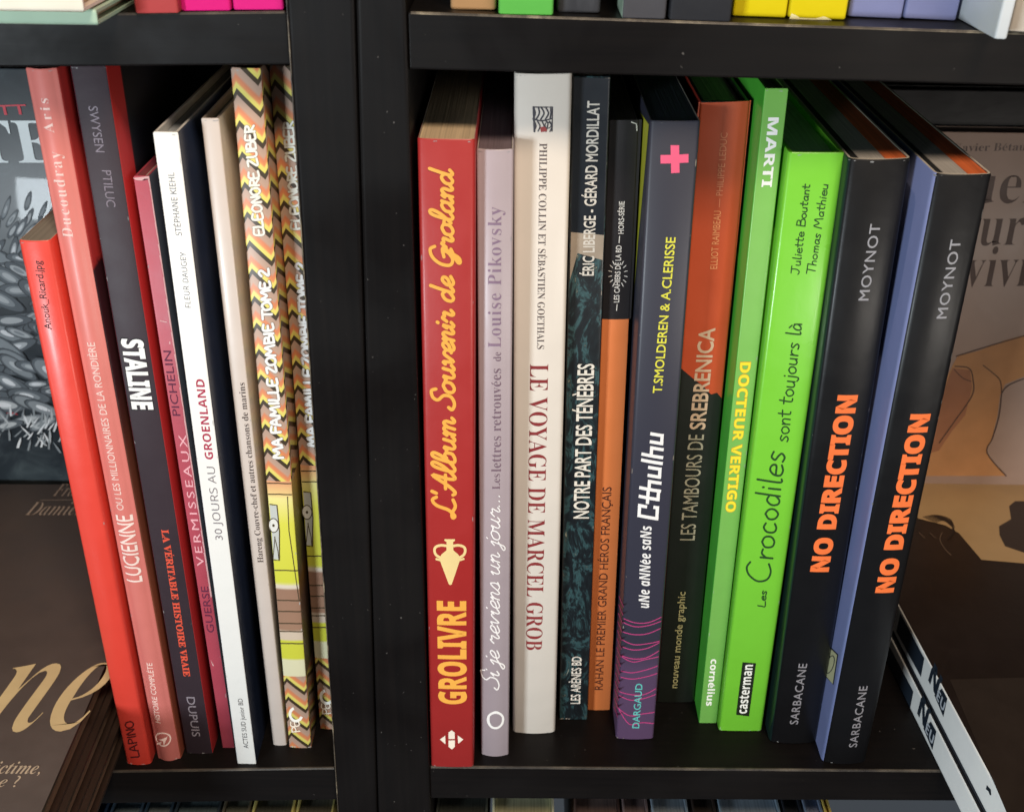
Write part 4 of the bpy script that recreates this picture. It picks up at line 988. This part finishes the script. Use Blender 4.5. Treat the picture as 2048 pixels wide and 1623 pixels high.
# right face-out
Yr = .2085
MAUV = mat((172, 146, 132), .45, .05)
fd = faceout('dark book standing behind the face out pinkish cover at the right', 1640, 2240, 178, 950, Yr+.016, .012, mat((26, 24, 26), .42), zs)
fr = faceout('face out pinkish comic at the back right with a bent arm drawn on its cover', 1690, 2290, 262, 952, Yr, .014, MAUV, zs, pages=(128, 136, 142))
S = fr.right
TX = (84, 62, 54)
T(S, 'author_name', 'Xavier Bétaucourt', (1905, 303), (2110, 300), 15, TX, 'serif', -.02)
T(S, 'title', 'quel', (1874, 408), (2068, 406), 80, TX, 'serif', -.03)
T(S, 'title', 'jours', (1872, 492), (2076, 490), 78, TX, 'serif', -.03)
T(S, 'title', 'vivre', (1925, 574), (2100, 572), 78, TX, 'serif', -.03)
SKN = mat((186, 132, 84), .45, .12); SK2 = mat((160, 104, 70), .45, .12)
surf_polys(S, 'printed_arm', [[(1905, 730), (1915, 712), (1960, 700), (2010, 680), (2070, 664), (2080, 740), (2010, 768), (2000, 790), (1995, 830), (1985, 870), (1972, 905), (2012, 951), (1840, 951), (1850, 880), (1868, 812), (1890, 760)]], SKN, .00012)
surf_polys(S, 'printed_shade', [[(1905, 735), (1940, 740), (1944, 775), (1930, 830), (1905, 860), (1878, 900), (1862, 905), (1872, 820)]], SK2, .00018)
ol = ribbon(catmull([(1912, 712), (1960, 697), (2010, 682), (2080, 662)]), 1.8)+ribbon(catmull([(1910, 732), (1938, 736), (1946, 760), (1944, 790), (1910, 840), (1878, 885)]), 2.2)
ol += ribbon(catmull([(1966, 730), (1985, 745), (2000, 760), (2003, 785)]), 2)+ribbon(catmull([(2003, 785), (1998, 830), (1985, 875), (1974, 905), (2012, 951)]), 2.2)+ribbon(catmull([(2003, 786), (2020, 768), (2080, 745)]), 1.8)
ol += ribbon(catmull([(1908, 738), (1925, 755), (1942, 762)]), 1.6)
surf_polys(S, 'printed_outline', ol, mat((62, 36, 24), .5), .00024)
# ================================================================== UPPER SHELF
def upper(label, xl, xr, y, plane, spine, depth=.16, h=.16, group=None, left=None, Y=None, **kw):
    # verticals meet far below the picture: compute the top px from the base
    def up(x): return (x+(x-963)/4220*400, y-400)
    return standing(label, [up(xl), up(xr), (xr, y), (xl, y)], plane, depth, spine, left=left, group=group, Y=Y, **kw)
upper('faded salmon book on the upper left shelf beside the pink pair', 271, 358, 29, PU_L, mat((196, 76, 76), .45, .06), rc=.001)
PK = mat((244, 34, 136), .42, .03, .05)
upper('hot pink book on the upper left shelf next to the salmon one', 362, 462, 24, PU_L, PK, rc=.001, group='two hot pink books')
upper('hot pink book on the upper left shelf against the black upright', 467, 568, 22, PU_L, mat((248, 38, 140), .42, .03, .05), rc=.001, group='two hot pink books')
upper('tan book with shiny foot, first on the upper right shelf', 901, 992, 21, PU_R, mat((196, 150, 104), .35, .1, .2), rc=.0015)
GUP = mat((104, 196, 84), .42, .03)
upper('worn light green book on the upper right shelf', 997, 1106, 31, PU_R, GUP, rc=.001)
upper('charcoal book with a scratched spine on the upper right shelf', 1113, 1200, 27, PU_R, noise_mat('scratched_charcoal', [(.4, (62, 62, 66)), (.68, (76, 76, 80)), (.74, (190, 190, 190))], 130, (1, 1, .3), .45), rc=.0015)
upper('matte grey book right of the scratched one on the upper shelf', 1243, 1331, 39, PU_R, mat((80, 78, 82), .5), rc=.001, left=mat((160, 180, 160), .5, .3))
upper('near black book left of the yellow pair on the upper shelf', 1338, 1461, 44, PU_R, mat((44, 44, 48), .5), rc=.001)
YE = mat((255, 204, 16), .42, .03, k=1.1)
upper('clean bright yellow book on the upper right shelf', 1464, 1572, 36, PU_R, YE, rc=.001, group='two bright yellow books')
bY = upper('bright yellow book with chipped white foot on the upper shelf', 1576, 1691, 40, PU_R, YE, rc=.001, group='two bright yellow books')
surf_polys(bY.spine, 'chipped_paint', [[(1578, 39), (1583, 27), (1592, 31), (1600, 36), (1630, 37), (1648, 33), (1664, 40)]], mat((240, 230, 170), .7), .0002)
PW = mat((140, 144, 188), .45, .03)
upper('periwinkle book next to the yellow pair on the upper shelf', 1694, 1803, 38, PU_R, PW, rc=.001, group='two periwinkle books')
upper('periwinkle book beside the protruding white one on the upper shelf', 1807, 1912, 42, PU_R, PW, rc=.001, group='two periwinkle books')
WUP = mat((226, 230, 232), .4, .02)
upper('white book sticking out over the edge of the upper right shelf', 1988, 2014, 80, PU_R, WUP, rc=.001, depth=.15)
upper('cream book at the far right of the upper shelf', 2016, 2110, 68, PU_R, mat((214, 202, 186), .45), rc=.001)
# flat pair on the upper left
zu = hit((100, 30), (0, 0, 0), Y0).z
def slab(label, pr_px, z, th, wx, dy, spine, cov, pages):
    c = hit(pr_px, *planez(z))
    # spine faces the camera: local y -> back, local x(thickness) -> up, z -> -? keep right handed
    M = Matrix(((0, 0, -1, c.x), (0, 1, 0, c.y), (1, 0, 0, z+th/2+.0002), (0, 0, 0, 1)))
    return make_book('book', label, M, th, wx, dy, spine, left=cov, right=cov, rc=.0012, hard=True, t=.0014, pages=pages, group='two pale books lying flat on the upper shelf')
slab('mint green edged book lying flat at the bottom on the upper left shelf', (196, 53), zu, .0052, .19, .15, mat((176, 206, 184), .45), mat((176, 206, 184), .45), (190, 170, 140))
slab('cream white book lying flat on top of the mint edged one', (168, 27), zu+.0056, .016, .17, .14, mat((236, 232, 218), .45, k=1.0), mat((200, 180, 150), .45), (196, 172, 140))
# ================================================================== LOWER SHELF (tops only)
def lower(label, xl, xr, plane, rgb, pg, top=-.050, Y=.012, depth=.16, **kw):
    p = hit((xl, 1616), *planez(top)); q = hit((xr, 1616), *planez(top))
    wd = q.x-p.x
    M = Matrix.Translation(((p.x+q.x)/2, Y, top-.09))
    return make_book('book', label, M, wd, .09, depth, mat(rgb, .45), pages=pg, hard=True, t=.0012, rc=.0008)
low = [(150, 215, (40, 54, 76), (54, 64, 84), 'navy'), (222, 285, (60, 76, 92), (120, 140, 150), 'steel blue'), (290, 345, (50, 66, 80), (132, 146, 150), 'slate'), (350, 440, (52, 60, 66), (110, 130, 136), 'grey green'), (445, 500, (96, 88, 72), (120, 124, 110), 'olive'),
       (505, 588, (196, 184, 110), (92, 94, 84), 'straw edged'), (593, 668, (190, 180, 112), (98, 96, 84), 'pale khaki'),
       (872, 975, (70, 74, 68), (60, 64, 58), 'dull green'), (985, 1108, (206, 204, 172), (196, 196, 160), 'cream topped'), (1150, 1240, (70, 52, 48), (120, 100, 96), 'brown'), (1245, 1296, (120, 104, 104), (130, 112, 112), 'dusty mauve'), (1303, 1376, (130, 146, 160), (150, 164, 176), 'ice blue'), (1385, 1432, (48, 40, 36), (56, 48, 42), 'dark brown'),
       (1438, 1560, (120, 140, 156), (150, 168, 186), 'pale blue'), (1566, 1604, (34, 38, 46), (40, 46, 54), 'ink blue'), (1608, 1645, (110, 126, 150), (150, 162, 190), 'lilac grey'), (1647, 1662, (210, 186, 96), (206, 176, 84), 'mustard')]
for (xl, xr, c, pg, nm) in low:
    side = 'left' if xr < 700 else 'right'
    lower('%s book with only its top showing under the %s shelf' % (nm, side), xl, xr, None, c, pg)
